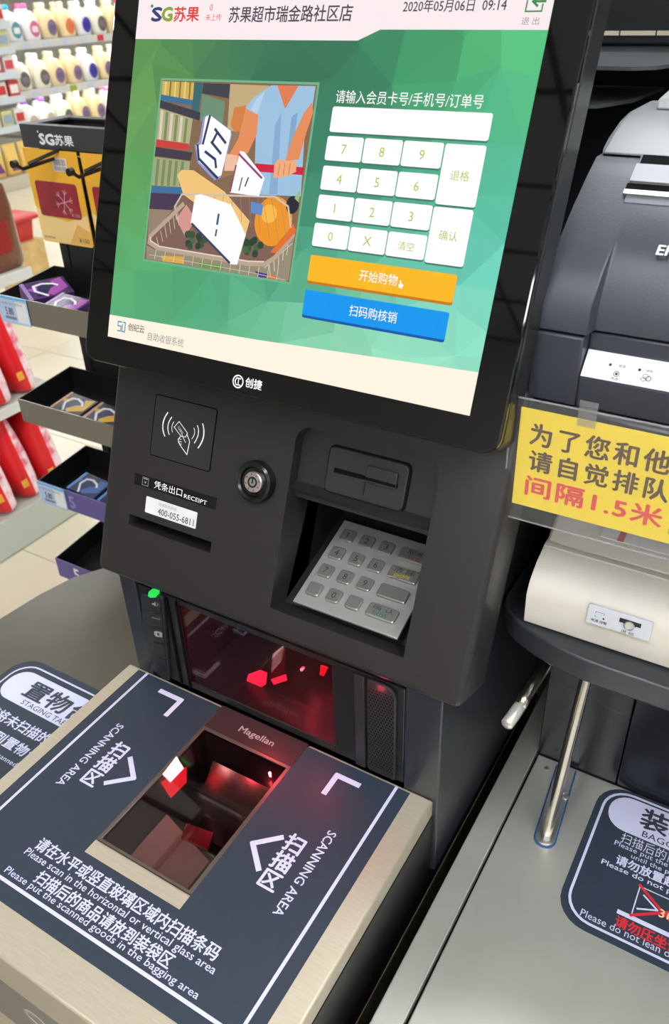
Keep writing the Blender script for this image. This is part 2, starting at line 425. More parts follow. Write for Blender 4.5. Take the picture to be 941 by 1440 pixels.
# lock
FL = frame(FB @ Vector((-0.3672, 0.1284, 0)), (1, 0, 0), VB)
lk = MB().lathe([(0.0180, 0.0), (0.0182, 0.004), (0.0172, 0.0075), (0.0150, 0.0085), (0.0130, 0.0078), (0.0118, 0.0055), (0.0100, 0.0050)], 36, FL).build('key_lock', M('lock black', (16, 16, 17), 0.18), kc, smooth=True)
MB().lathe([(0.0088, 0.005), (0.0088, 0.0075), (0.0080, 0.0082), (0.0, 0.0082)], 30, FL).build('lock_face', silver, lk, smooth=True)
MB().ring(ell(0, 0, 0.0047, 0.0047), ell(0, 0, 0.0032, 0.0032), 0.0080, 0.0085, FL).box(-0.0006, 0.0006, -0.001, 0.0042, 0.0081, 0.0087, FL).build('keyhole', black, lk)
mk = MB()
for k in range(8):
    a = k * math.pi / 4 + 0.3
    mk.flat(ell(0.0068 * math.cos(a), 0.0068 * math.sin(a), 0.0008, 0.0008, 8), 0.0084, FL)
mk.build('red_marks', inkred, lk)

# keypad
KA = math.radians(19)
FK = frame((-0.323, 0.443, 1.007), (1, 0, 0), (0, math.cos(KA), math.sin(KA)))
kp = thing('pin_keypad', 'brushed steel PIN keypad set into the black bay', 'keypad', FK @ Vector((0.05, 0.045, -0.004)))
MB().box(0, 0.0997, 0, 0.0943, -0.003, 0, FK).build('base_plate', M('keypad plate', (178, 176, 172), 0.38, metal=0.6), kp, bevel=0.0006)
keym = M('keypad key', (158, 156, 152), 0.3, metal=0.7)
keyd = M('engraving', (50, 50, 52), 0.5)
def key(x, y, wx, t=None, col=keyd, box=None):
    k = MB().prism(rr(x, y, x + wx, y + 0.0128, 0.0022), 0, 0.0030, FK).build('key', keym, kp, bevel=0.0009)
    for s, bx, c in (t or []):
        text(s, FK, x + bx[0], y + bx[1], x + bx[2], y + bx[3], c, k, z=0.00315)
rows = (0.0712, 0.0508, 0.0306, 0.0102)
for r_, names in enumerate((('1', '2', '3'), ('4', '5', '6'), ('7', '8', '9'), ('', '0', ''))):
    for c_, nm in enumerate(names):
        bx = (0.0056, 0.0035, 0.0075, 0.0095) if nm == '1' else (0.0044, 0.0035, 0.0088, 0.0095)
        key(0.0063 + c_ * 0.0194, rows[r_], 0.0131, [(nm, bx, keyd)] if nm else None)
MB().prism(ell(0.0063 + 0.0194 + 0.0103, rows[1] + 0.0048, 0.0006, 0.0006, 8), 0.0029, 0.0036, FK).build('tactile_dot', silver, kp)
key(0.0647, rows[0], 0.0270, [('取消', (0.007, 0.0068, 0.020, 0.0112), keyd), ('CANCEL', (0.007, 0.0018, 0.020, 0.0048), M('keypad red', (150, 45, 50), 0.5))])
key(0.0647, rows[1], 0.0270, [('清 除', (0.004, 0.0068, 0.023, 0.0112), keyd), ('DELETE', (0.0065, 0.0020, 0.0205, 0.0053), M('keypad yellow', (205, 200, 40), 0.5))])
key(0.0647, rows[2], 0.0270)
key(0.0647, rows[3], 0.0270, [('确 认', (0.004, 0.0068, 0.023, 0.0112), keyd), ('ENTER', (0.0065, 0.0020, 0.0190, 0.0053), M('keypad green', (20, 110, 75), 0.5))])

# ------------------------------------------------------------------ monitor
mo = thing('touch_monitor', 'black glass touch monitor showing a green checkout menu', 'monitor', FM @ Vector((-0.348, 0.205, -0.03)))
BX0, BX1, BV0, BV1 = -0.5362, -0.1588, 0.2010, 0.5130
MB().prism(rr(BX0, BV0, BX1, BV1, 0.012, 6), -0.006, 0, FM).build('front_glass', M('black front glass', (8, 8, 9), 0.03, spec=0.6), mo, bevel=0.0015, seg=2)
MB().prism(rr(BX0, BV0, BX1, BV1, 0.012, 6), -0.036, -0.0062, FM).build('back_shell', M('monitor shell', (34, 36, 34), 0.28), mo, bevel=0.002)
MB().box(-0.42, -0.27, 0.30, 0.42, -0.13, -0.0365, FM).build('mount', black, mo, bevel=0.003)
DW, DH = 0.3275, 0.2620
disp = vcol_emit('display picture')
ctrl = [((0.0, 1.0), (88, 150, 72)), ((0.04, 0.72), (120, 172, 92)), ((0.12, 0.80), (84, 140, 70)), ((0.22, 0.80), (58, 112, 84)), ((0.45, 0.84), (46, 100, 80)), ((0.62, 0.80), (44, 112, 84)),
        ((0.78, 0.80), (60, 150, 96)), ((0.92, 0.82), (92, 208, 128)), ((0.86, 0.60), (72, 168, 130)), ((0.97, 0.60), (86, 196, 158)), ((0.95, 0.40), (92, 200, 186)), ((0.98, 0.25), (126, 222, 198)),
        ((0.55, 0.55), (44, 116, 96)), ((0.54, 0.30), (62, 150, 120)), ((0.05, 0.45), (92, 160, 84)), ((0.05, 0.22), (96, 178, 110)), ((0.10, 0.12), (82, 172, 122)), ((0.30, 0.17), (64, 156, 112)),
        ((0.42, 0.14), (110, 196, 150)), ((0.60, 0.10), (140, 212, 172)), ((0.75, 0.12), (160, 226, 192)), ((0.92, 0.12), (170, 236, 210)), ((0.95, 0.16), (140, 225, 195))]
def bgcol(u, v):
    s = [0, 0, 0]; ws = 0
    for (a, b), c in ctrl:
        q = 1 / (((u - a) ** 2 + (v - b) ** 2) ** 1.4 + 2e-3); ws += q
        for i in range(3): s[i] += q * c[i]
    k = random.uniform(0.975, 1.03)
    return lin(*[min(255, x / ws * k) for x in s])
nx, ny = 11, 9
G = {}
for i in range(nx + 1):
    for j in range(ny + 1):
        u, v = i / nx, j / ny
        if 0 < i < nx: u += random.uniform(-0.035, 0.035)
        if 0 < j < ny: v += random.uniform(-0.04, 0.04)
        G[i, j] = (u, v)
bg = MB()
for i in range(nx):
    for j in range(ny):
        q = [G[i, j], G[i + 1, j], G[i + 1, j + 1], G[i, j + 1]]
        for tri in (((0, 1, 2), (0, 2, 3)) if (i + j) % 2 else ((0, 1, 3), (1, 2, 3))):
            p = [q[k] for k in tri]
            bg.flat([(a * DW, b * DH) for a, b in p], 0.0003, FD, bgcol(sum(a for a, b in p) / 3, sum(b for a, b in p) / 3))
D = bg.build('display', disp, mo)
def EM(n, c, k=1.0): return M('screen ' + n, c, 0.12, emit=k)
ewhite = EM('white', (255, 252, 252), 1.05); ehead = EM('header', (250, 236, 238), 1.0); ecream = EM('cream', (255, 244, 226), 1.0)
eor = EM('orange', (250, 184, 28)); eord = EM('orange edge', (196, 118, 20)); ebl = EM('blue', (0, 150, 240)); ebld = EM('blue edge', (8, 82, 170)); eol = EM('olive', (176, 196, 70))
edark = EM('dark slate', (72, 66, 82)); ered = EM('red', (226, 66, 58)); egreen = EM('green', (64, 140, 84)); enavy = EM('navy', (50, 62, 120)); elime = EM('lime', (140, 165, 50)); egrey = EM('grey', (150, 140, 145)); ekey = EM('key edge', (60, 120, 104)); etan = EM('tan', (120, 100, 88)); ecyan = EM('cyan', (60, 150, 190))
MB().flat([(0, DH), (0, 0.2285), (0.198, 0.2275), (0.214, 0.2342), (DW, 0.2335), (DW, DH)], 0.0005, FD).build('header_bar', ehead, D)
MB().flat([(0, 0), (DW, 0), (DW, 0.029), (0.15, 0.0215), (0, 0.0180)], 0.0005, FD).build('footer_bar', ecream, D)
text('S', FD, 0.0148, 0.2408, 0.0245, 0.2500, enavy, D, bold=0.05, z=0.0008)
text('G', FD, 0.0250, 0.2408, 0.0348, 0.2500, elime, D, bold=0.05, z=0.0008)
MB().flat(ell(0.0140, 0.2512, 0.0014, 0.0012, 10), 0.0008, FD).build('logo_leaf', egreen, D)
text('苏果', FD, 0.0368, 0.2403, 0.0605, 0.2502, ered, D, bold=0.03, z=0.0008)
text('0', FD, 0.0700, 0.2472, 0.0726, 0.2515, ered, D, z=0.0008)
text('未上传', FD, 0.0670, 0.2405, 0.0815, 0.2450, ered, D, z=0.0008)
text('苏果超市瑞金路社区店', FD, 0.0885, 0.2392, 0.1910, 0.2496, edark, D, bold=0.015, z=0.0008)
text('2020年05月06日  09:14', FD, 0.2284, 0.2440, 0.2985, 0.2515, edark, D, bold=0.012, z=0.0008)
MB().stroke([(0.3212, 0.2475), (0.3212, 0.2436), (0.3112, 0.2436), (0.3112, 0.2530), (0.3212, 0.2530), (0.3212, 0.2505)], 0.0009, 0.0008, FD) \
    .stroke([(0.3225, 0.2490), (0.3150, 0.2490)], 0.0014, 0.0008, FD).stroke([(0.3180, 0.2515), (0.3148, 0.2490), (0.3180, 0.2465)], 0.0014, 0.0009, FD).build('exit_icon', egreen, D)
text('退 出', FD, 0.3100, 0.2362, 0.3210, 0.2405, egrey, D, z=0.0008)
text('请输入会员卡号/手机号/订单号', FD, 0.1880, 0.1885, 0.2955, 0.1968, ewhite, D, z=0.0008)
def button(x0, y0, x1, y1, m, edge, drop=0.0011, r=0.0016, t=None, tm=None, tb=None, bold=0.0):
    MB().flat(rr(x0, y0 - drop, x1, y1, r, 4), 0.0005, FD).build('button_edge', edge, D)
    MB().flat(rr(x0, y0, x1, y1, r, 4), 0.0007, FD).build('screen_button', m, D)
    if t: text(t, FD, *tb, tm, D, bold=bold, z=0.0009)
button(0.1868, 0.1700, 0.3034, 0.1863, ewhite, ekey)
KR = (0.1516, 0.1322, 0.1130, 0.0940)
for r_, nm in enumerate(('789', '456', '123', '0X清')):
    for c_, ch in enumerate(nm):
        x = 0.1862 + c_ * 0.0296; y = KR[r_]
        if ch == '清': tb = (x + 0.0085, y + 0.0045, x + 0.0205, y + 0.0103); ch = '清空'
        elif ch == '1': tb = (x + 0.0128, y + 0.0045, x + 0.0158, y + 0.0107)
        else: tb = (x + 0.0125, y + 0.0045, x + 0.0163, y + 0.0107)
        button(x, y, x + 0.0288, y + 0.0158, ewhite, ekey, t=ch, tm=eol, tb=tb)
button(0.2752, 0.1300, 0.3033, 0.1672, ewhite, ekey, t='退格', tm=eol, tb=(0.2825, 0.1452, 0.2955, 0.1515))
button(0.2750, 0.0930, 0.3029, 0.1284, ewhite, ekey, t='确认', tm=eol, tb=(0.2822, 0.1080, 0.2952, 0.1143))
button(0.1868, 0.0698, 0.3003, 0.0878, eor, eord, 0.0018, t='开始购物', tm=ewhite, tb=(0.2283, 0.0750, 0.2580, 0.0826))
button(0.1867, 0.0455, 0.2997, 0.0635, ebl, ebld, 0.0018, t='扫码购核销', tm=ewhite, tb=(0.2250, 0.0505, 0.2625, 0.0582))
MB().flat([(0.2600, 0.0745), (0.2622, 0.0740), (0.2632, 0.0765), (0.2612, 0.0775), (0.2607, 0.0795), (0.2600, 0.0793), (0.2602, 0.0765), (0.2592, 0.0762)], 0.0010, FD).build('pointer', ewhite, D)
# footer logo
MB().stroke([(0.0145, 0.0140), (0.0105, 0.0140), (0.0105, 0.0105), (0.0140, 0.0105), (0.0140, 0.0065), (0.0105, 0.0065)], 0.0010, 0.0008, FD) \
    .stroke([(0.0160, 0.0140), (0.0185, 0.0140), (0.0185, 0.0065), (0.0155, 0.0065), (0.0155, 0.0120)], 0.0010, 0.0008, FD).build('footer_logo', ecyan, D)
text('创纪云', FD, 0.0220, 0.0085, 0.0395, 0.0145, etan, D, bold=0.02, z=0.0008)
text('自助收银系统', FD, 0.0440, 0.0040, 0.0815, 0.0108, egrey, D, z=0.0008)
# bezel brand
text('创捷', FD, 0.1452, -0.0152, 0.1605, -0.0078, inkwhite, mo, bold=0.02, z=0.0003)
bc = pp(FD, 335, 536.5)
MB().ring(ell(bc[0], bc[1], 0.0052, 0.0052), ell(bc[0], bc[1], 0.0042, 0.0042), 0.0002, 0.0003, FD) \
    .stroke([(bc[0] + 0.0022, bc[1] + 0.0024), (bc[0] - 0.0014, bc[1] + 0.0026), (bc[0] - 0.0028, bc[1]), (bc[0] - 0.0014, bc[1] - 0.0026), (bc[0] + 0.0022, bc[1] - 0.0024)], 0.0009, 0.0003, FD) \
    .stroke([(bc[0] + 0.0004, bc[1] + 0.0014), (bc[0] + 0.0004, bc[1] - 0.0014)], 0.0008, 0.0003, FD).build('brand_emblem', inkwhite, mo)
# the shopping picture on the display
P = MB(); S6 = 270 / 941; pz = [0.0006]
def pic(pts, c):
    pz[0] += 0.000006
    P.flat(zp(FD, pts, 190, 90, S6), pz[0], FD, lin(*c))
def wire(pts, wd, c, closed=False):
    pz[0] += 0.000006
    P.stroke(zp(FD, pts, 190, 90, S6), wd, pz[0], FD, closed, lin(*c))
FRM = [(0.0300, 0.0652), (0.1732, 0.0652), (0.1732, 0.2012), (0.0300, 0.2012)]
P.flat(FRM, 0.0005, FD, lin(112, 178, 138))
PIN = [(0.0316, 0.0668), (0.1716, 0.0668), (0.1716, 0.1996), (0.0316, 0.1996)]
P.flat(PIN, 0.0006, FD, lin(132, 104, 78))
pic([(137, 85), (292, 92), (285, 200), (130, 178)], (206, 178, 92))
for i in range(6): pic([(150 + i * 24, 88), (158 + i * 24, 88), (150 + i * 24, 185), (143 + i * 24, 183)], (150, 110, 50) if i % 2 else (232, 206, 120))
pic([(130, 150), (285, 178), (284, 205), (128, 180)], (60, 110, 150))
pic([(295, 92), (335, 94), (310, 270), (275, 262)], (50, 104, 112))
pic([(127, 178), (345, 245), (338, 285), (124, 215)], (58, 58, 70))
pic([(124, 218), (285, 270), (268, 400), (108, 372)], (178, 172, 134))
for i in range(6): pic([(130 + i * 24, 226 + i * 8), (142 + i * 24, 230 + i * 8), (130 + i * 24, 372 + i * 3), (118 + i * 24, 370 + i * 3)], (120, 138, 84) if i % 2 else (216, 208, 180))
pic([(109, 370), (268, 392), (262, 424), (105, 405)], (204, 62, 60))
pic([(105, 407), (285, 435), (275, 475), (98, 452)], (66, 56, 74))
pic([(98, 456), (272, 478), (262, 606), (85, 596)], (164, 166, 124))
for i in range(5): pic([(110 + i * 30, 466 + i * 3), (124 + i * 30, 468 + i * 3), (112 + i * 30, 598), (98 + i * 30, 596)], (118, 140, 92))
pic([(85, 598), (262, 606), (255, 640), (80, 632)], (58, 112, 156))
pic([(80, 632), (255, 640), (240, 720), (72, 710)], (72, 54, 80))
pic([(72, 712), (240, 720), (150, 800), (66, 840)], (150, 130, 110))
pic([(338, 95), (470, 100), (462, 170), (330, 145)], (62, 62, 72))
pic([(332, 148), (445, 185), (430, 330), (320, 280)], (108, 142, 116))
pic([(470, 100), (665, 108), (560, 215), (500, 330), (455, 330)], (196, 170, 124))
pic([(490, 215), (545, 205), (548, 330), (500, 350), (470, 300)], (212, 128, 66))
pic([(455, 335), (560, 330), (560, 520), (430, 560), (410, 480)], (150, 118, 86))
pic([(585, 165), (672, 106), (888, 110), (872, 215), (838, 280), (815, 650), (585, 640), (592, 430), (598, 260), (545, 215)], (156, 194, 224))
pic([(690, 300), (720, 240), (700, 640), (660, 640)], (134, 172, 208)); pic([(600, 170), (640, 135), (600, 250), (570, 225)], (182, 210, 232)); pic([(770, 260), (800, 240), (770, 480), (745, 480)], (128, 166, 204))
pic([(700, 106), (805, 109), (738, 222)], (226, 124, 84))
pic([(545, 222), (608, 250), (600, 345), (560, 430), (495, 505), (462, 450), (508, 370)], (230, 142, 92))
pic([(445, 440), (505, 450), (500, 525), (440, 525)], (240, 190, 160))
pic([(870, 190), (878, 240), (842, 340), (805, 470), (738, 478), (772, 370), (832, 240)], (230, 140, 88))
pic([(590, 488), (832, 508), (826, 546), (588, 528)], (206, 30, 66))
pic([(700, 470), (795, 478), (792, 530), (740, 555), (682, 560), (685, 500)], (240, 170, 124))
for i in range(3): wire([(712 + i * 26, 490), (704 + i * 26, 545)], 0.0006, (200, 120, 80))
# basket and groceries
pic([(205, 690), (240, 640), (700, 655), (765, 720), (790, 850), (640, 985), (110, 905), (75, 860)], (128, 96, 84))
pic([(210, 545), (232, 520), (290, 522), (440, 625), (565, 770), (545, 840), (440, 790), (240, 640)], (242, 196, 122))
pic([(205, 760), (255, 690), (300, 760), (250, 850)], (214, 150, 140))
P.flat(ell(*pp(FD, 190 + 680 * S6, 90 + 772 * S6), 0.0165, 0.0175, 26), pz[0] + 0.00001, FD, lin(238, 150, 34)); pz[0] += 0.00002
P.flat(ell(*pp(FD, 190 + 660 * S6, 90 + 735 * S6), 0.0070, 0.0065, 18), pz[0] + 0.00001, FD, lin(252, 186, 70)); pz[0] += 0.00002
for k in range(26):
    a = random.uniform(0, 6.28); rr_ = random.uniform(0, 1)
    c0 = (285, 865) if k % 2 else (560, 900)
    q = pp(FD, 190 + (c0[0] + 62 * rr_ * math.cos(a)) * S6, 90 + (c0[1] + 48 * rr_ * math.sin(a)) * S6)
    pz[0] += 0.000003; P.flat(ell(q[0], q[1], 0.0028, 0.0028, 9), pz[0], FD, lin(*random.choice([(54, 84, 58), (70, 104, 70), (40, 66, 48)])))
pic([(665, 925), (780, 785), (795, 820), (720, 930)], (226, 112, 44))
P.flat(ell(*pp(FD, 190 + 775 * S6, 90 + 692 * S6), 0.0055, 0.0062, 16), pz[0] + 0.00001, FD, lin(34, 34, 46)); pz[0] += 0.00002
pic([(785, 660), (812, 615), (806, 680)], (150, 190, 120)); pic([(572, 675), (632, 690), (625, 745), (572, 730)], (90, 140, 200))
pic([(60, 890), (110, 915), (560, 990), (650, 985), (785, 845), (755, 1060), (740, 1072), (60, 955)], (150, 140, 116))
pic([(130, 940), (240, 945), (245, 980), (140, 968)], (222, 170, 60)); pic([(310, 970), (430, 985), (440, 1010), (320, 995)], (110, 150, 70)); pic([(590, 1015), (650, 1030), (660, 1050), (610, 1045)], (60, 50, 130)); pic([(660, 1030), (700, 1040), (690, 1060), (650, 1052)], (222, 110, 50))
for i in range(9): wire([(395 + i * 42 - 18 * (i > 5), 645), (388 + i * 46, 690 + i * 28)], 0.0004, (150, 130, 116))
for i in range(14): wire([(110 + i * 46, 905 + i * 6), (100 + i * 46, 955 + i * 8)], 0.0005, (216, 206, 192))
for i in range(6): wire([(110 + i * 20, 850 - i * 30), (120 + i * 20, 890 - i * 20)], 0.0005, (206, 196, 182))
for i in range(5): wire([(660 + i * 24, 975 - i * 26), (668 + i * 20, 1040 - i * 26)], 0.0006, (216, 206, 192))
wire([(72, 935), (560, 1020), (740, 1060)], 0.0005, (200, 190, 175)); wire([(640, 1000), (775, 880)], 0.0006, (206, 196, 182))
wire([(210, 760), (200, 700), (235, 640), (690, 652), (755, 700), (768, 800)], 0.0014, (208, 192, 178))
wire([(240, 690), (80, 845), (75, 875), (120, 905), (560, 980), (640, 982), (690, 950), (788, 845)], 0.0034, (186, 164, 142))
wire([(80, 850), (82, 868), (125, 895), (560, 968), (635, 970)], 0.0010, (226, 212, 196))
# white shapes with dark strokes drawn over the picture
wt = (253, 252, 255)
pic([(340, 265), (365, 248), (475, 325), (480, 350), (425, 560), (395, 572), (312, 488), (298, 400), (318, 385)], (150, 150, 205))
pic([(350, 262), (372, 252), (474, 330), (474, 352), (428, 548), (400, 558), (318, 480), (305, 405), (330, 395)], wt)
for q in ([(372, 258), (338, 392)], [(398, 322), (448, 388)], [(380, 385), (425, 440)], [(350, 432), (398, 470), (402, 508)], [(322, 470), (408, 560)], [(312, 400), (318, 470)], [(405, 345), (385, 385)]): wire(q, 0.0020, (46, 58, 100))
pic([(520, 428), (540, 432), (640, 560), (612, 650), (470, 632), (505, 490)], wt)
wire([(516, 445), (625, 560)], 0.0016, (150, 60, 120)); wire([(500, 500), (472, 625)], 0.0014, (150, 60, 120)); wire([(530, 560), (515, 620)], 0.0010, (60, 60, 90)); wire([(560, 560), (545, 600)], 0.0012, (60, 70, 90))
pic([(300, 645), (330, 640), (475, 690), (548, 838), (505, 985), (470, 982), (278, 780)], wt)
wire([(285, 785), (468, 975)], 0.0018, (50, 66, 110)); wire([(415, 740), (408, 785)], 0.0020, (60, 96, 120)); wire([(405, 815), (400, 842)], 0.0016, (60, 96, 120))
# clip everything to the picture's window by pulling stray corners in
o_ = FD.inverted()
for i, v in enumerate(P.v):
    q = o_ @ v
    if q.z > 0.00055:
        q.x = min(max(q.x, 0.0316), 0.1716); q.y = min(max(q.y, 0.0668), 0.1996); P.v[i] = FD @ q
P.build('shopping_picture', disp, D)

# ------------------------------------------------------------------ barcode scanner with its steel scanning plate
sc = thing('barcode_scanner', 'barcode scanner with steel scanning plate, slate instruction sticker and upright red-lit window', 'barcode scanner', (-0.356, 0.29, 0.753))
PX0, PX1, PY0, PY1 = -0.5316, -0.1800, 0.1472, 0.430
CX0, CX1 = -0.409, -0.307
plate = [(PX0, PY0), (PX1, PY0), (PX1, PY1), (CX1, PY1), (CX1, 0.2566), (CX0, 0.2566), (CX0, PY1), (PX0, PY1)]
MB().prism(plate, -0.004, 0, FP).build('scanning_plate', steel, sc, smooth=True, bevel=0.0022, seg=3)
MB().box(PX0 + 0.0005, PX1 - 0.0005, PY0 + 0.0002, PY0 + 0.002, 0.8005, 0.8478).build('front_lip', steel, sc)
MB().box(PX1 - 0.0022, PX1 - 0.0002, PY0 + 0.003, PY1, 0.8300, 0.8476).build('side_lip', steel, sc)
MB().box(PX0 + 0.0002, PX0 + 0.0022, PY0 + 0.003, PY1, 0.8300, 0.8476).build('side_lip', steel, sc)
st = MB().prism([(-0.5165, 0.1775), (-0.2005, 0.1775), (-0.2005, 0.4270), (CX1, 0.4270), (CX1, 0.2425), (CX0, 0.2425), (CX0, 0.4270), (-0.5165, 0.4270)], 0.0, 0.0004, FP).build('scanning_sticker', stickerm, sc)
zt = 0.0006
MB().stroke([(-0.5045, 0.4265), (-0.5045, 0.1915), (-0.2135, 0.1915), (-0.2135, 0.4265)], 0.0028, zt, FP).build('border_line', inkw, st)
for nm, pts, wd in (('corner_mark', [(-0.4755, 0.4145), (-0.4490, 0.4145), (-0.4490, 0.3925)], 0.0052), ('corner_mark', [(-0.2660, 0.3905), (-0.2660, 0.4120), (-0.2440, 0.4120)], 0.0052),
                    ('arrow_mark', [(-0.4430, 0.3345), (-0.4245, 0.3190), (-0.4430, 0.3025)], 0.0046), ('arrow_mark', [(-0.2735, 0.3345), (-0.2915, 0.3180), (-0.2735, 0.3010)], 0.0046)):
    MB().stroke(pts, wd, zt, FP).build(nm, inkw, st)
FLs = frame((0, 0, 0.85), (0, -1, 0), (1, 0, 0))     # reading direction away from the far edge towards the customer, letter tops to +x
text('扫\n描\n区', FP, -0.4670, 0.2930, -0.4500, 0.3450, inkw, st, bold=0.03, z=zt)
text('SCANNING AREA', FLs, -0.3610, -0.4830, -0.2800, -0.4750, inkw, st, bold=0.012, z=zt)
text('扫\n描\n区', FP, -0.2690, 0.2900, -0.2520, 0.3430, inkw, st, bold=0.03, z=zt)
text('SCANNING AREA', FLs, -0.3600, -0.2430, -0.2760, -0.2350, inkw, st, bold=0.012, z=zt)
text('请在水平或竖直玻璃区域内扫描条码', FP, -0.4490, 0.2235, -0.2590, 0.2355, inkw, st, bold=0.022, z=zt)
text('Please scan in the horizontal or vertical glass area', FP, -0.4520, 0.2140, -0.2535, 0.2222, inkw, st, bold=0.006, z=zt)
text('扫描后的商品请放到装袋区', FP, -0.4260, 0.2020, -0.2850, 0.2135, inkw, st, bold=0.022, z=zt)
text('Please put the scanned goods in the bagging area', FP, -0.4530, 0.1945, -0.2530, 0.2020, inkw, st, bold=0.006, z=zt)
# glass and the optics under it
bar = MB().box(CX0 + 0.0005, CX1 - 0.0005, 0.4002, 0.4300, -0.004, 0.0002, FP).build('brand_bar', M('brown black bar', (58, 40, 42), 0.3), sc)
text('Magellan', FP, -0.3755, 0.4085, -0.3360, 0.4175, M('bar print', (165, 150, 152), 0.5), bar, bold=0.01, z=0.0005)
MB().ring([(CX0, 0.2567), (CX1, 0.2567), (CX1, 0.4000), (CX0, 0.4000)], [(-0.4050, 0.2590), (-0.3108, 0.2590), (-0.3108, 0.3965), (-0.4050, 0.3965)], -0.0010, 0.0004, FP).build('window_rim', M('rim metal', (120, 108, 100), 0.3, metal=0.7), sc, bevel=0.0004)
MB().box(-0.4045, -0.3112, 0.2590, 0.3965, -0.0022, -0.0004, FP).build('plate_glass', glass('scanner glass', (222, 208, 208), 0.01, 1.75), sc)
pit = MB()
pit.box(-0.4085, -0.4065, 0.257, 0.3995, 0.7525, 0.8445); pit.box(-0.3095, -0.3075, 0.257, 0.3995, 0.7525, 0.8445)
pit.box(-0.4064, -0.3096, 0.257, 0.259, 0.7525, 0.8445); pit.box(-0.4064, -0.3096, 0.3975, 0.3995, 0.7525, 0.8445)
pit.box(-0.4064, -0.3096, 0.2592, 0.3973, 0.7525, 0.7545)
pit.build('optics_well', M('well black', (22, 18, 19), 0.35), sc)
mir = M('scanner mirror', (190, 182, 176), 0.22, metal=1.0)
def mirror(pts, th=0.002, m_=None):
    a, b_, c_ = [Vector(p) for p in pts[:3]]; n = (b_ - a).cross(c_ - a).normalized() * th
    MB().add([*pts, *[tuple(Vector(p) - n) for p in pts]], [(0, 1, 2, 3), (7, 6, 5, 4), (0, 4, 5, 1), (1, 5, 6, 2), (2, 6, 7, 3), (3, 7, 4, 0)]).build('mirror', m_ or mir, sc)
mirror([(-0.404, 0.262, 0.800), (-0.360, 0.262, 0.760), (-0.360, 0.330, 0.760), (-0.404, 0.330, 0.800)], m_=M('mirror painted with ceiling light', (176, 166, 158), 0.35))  # diffuse pale colour stands in for ceiling light in this mirror
mirror([(-0.356, 0.262, 0.760), (-0.314, 0.270, 0.800), (-0.314, 0.330, 0.790), (-0.356, 0.330, 0.760)], m_=M('rose optics panel', (168, 140, 138), 0.35))
mirror([(-0.396, 0.345, 0.765), (-0.322, 0.345, 0.765), (-0.322, 0.392, 0.815), (-0.396, 0.392, 0.815)])
redm = M('red scan light', (255, 40, 60), 0.4, emit=14.0)
redhot = M('scan light core', (255, 190, 190), 0.4, emit=6.0)
q = [pp(frame((-0.4046, 0, 0), (0, 1, 0), (0, 0, 1)), *p) for p in ((229, 1089), (248, 1064), (258, 1080), (239, 1100))]
MB().prism(q, 0.0, 0.0006, frame((-0.4046, 0, 0), (0, 1, 0), (0, 0, 1))).build('scan_lamp_glow', redhot, sc)
q = [pp(frame((-0.4049, 0, 0), (0, 1, 0), (0, 0, 1)), *p) for p in ((226, 1100), (262, 1078), (262, 1100), (240, 1122))]
MB().prism(q, 0.0, 0.0004, frame((-0.4049, 0, 0), (0, 1, 0), (0, 0, 1))).build('scan_lamp_glow', M('red glow dim', (255, 20, 40), 0.4, emit=1.6), sc)
def red_light(loc, p, r=0.0015):
    l = bpy.data.lights.new('scan_glow', 'POINT'); l.color = (1, 0.06, 0.10); l.energy = p; l.shadow_soft_size = r
    o = bpy.data.objects.new('scan_glow', l); COL.objects.link(o); o.parent = sc; o.location = Vector(loc) - ORIG[sc]
FW = frame((0, 0, 0.812), (1, 0, 0), (0, 1, 0))
MB().prism([pp(FW, *p) for p in ((262, 1158), (300, 1172), (292, 1196), (255, 1180))], 0, 0.001, FW).build('red_filter', M('red filter glow', (150, 20, 34), 0.3, emit=0.55), sc)
red_light((-0.372, 0.350, 0.842), 0.035)
# upright half
hs = MB()
HZ0, HZ1 = 0.8515, 0.9665
hs.box(-0.4985, -0.4495, 0.4325, 0.555, HZ0, HZ1)
hs.box(-0.2800, -0.2100, 0.4325, 0.555, HZ0, HZ1)
hs.box(-0.4495, -0.2800, 0.4325, 0.555, HZ0, HZ0 + 0.009); hs.box(-0.4495, -0.2800, 0.4325, 0.555, HZ1 - 0.006, HZ1)
hs.box(-0.4495, -0.2800, 0.535, 0.555, HZ0 + 0.009, HZ1 - 0.006)
hs.build('upright_housing', M('scanner shell', (34, 32, 34), 0.3), sc, bevel=0.001)
F43 = FY(0.4322)
S4 = 150 / 941
strip = zp(F43, [(325, 350), (345, 330), (500, 345), (520, 380), (575, 1090), (520, 1080), (415, 985), (350, 720)], 150, 780, S4)
bs = MB().prism(strip, 0.0, 0.004, F43).build('button_strip', M('strip plastic', (38, 37, 40), 0.4), sc, bevel=0.001)
for (pts) in ([(380, 372), (478, 378), (488, 490), (385, 482)], [(388, 500), (490, 512), (500, 630), (396, 612)], [(398, 630), (504, 650), (514, 770), (410, 752)], [(412, 770), (516, 790), (526, 905), (424, 880)], [(426, 898), (528, 922), (536, 1030), (442, 990)]):
    MB().prism(zp(F43, pts, 150, 780, S4, 0.004), 0.0038, 0.0052, F43).build('push_button', M('push button', (30, 30, 33), 0.45), bs, bevel=0.0006)
icn = MB()
def i4(pts): return zp(F43, pts, 150, 780, S4, 0.0052)
icn.flat(i4([(402, 425), (418, 428), (432, 412), (434, 458), (418, 444), (402, 440)]), 0.0054, F43); icn.stroke(i4([(444, 420), (456, 435), (446, 452)]), 0.0006, 0.0054, F43)
icn.stroke(i4([(402, 552), (425, 560), (445, 562), (470, 572)]), 0.0006, 0.0054, F43)
icn.flat(i4([(420, 678), (436, 672), (466, 678), (492, 690), (494, 730), (440, 722), (424, 708)]), 0.0054, F43)
icn.build('button_icons', inkgrey, bs)
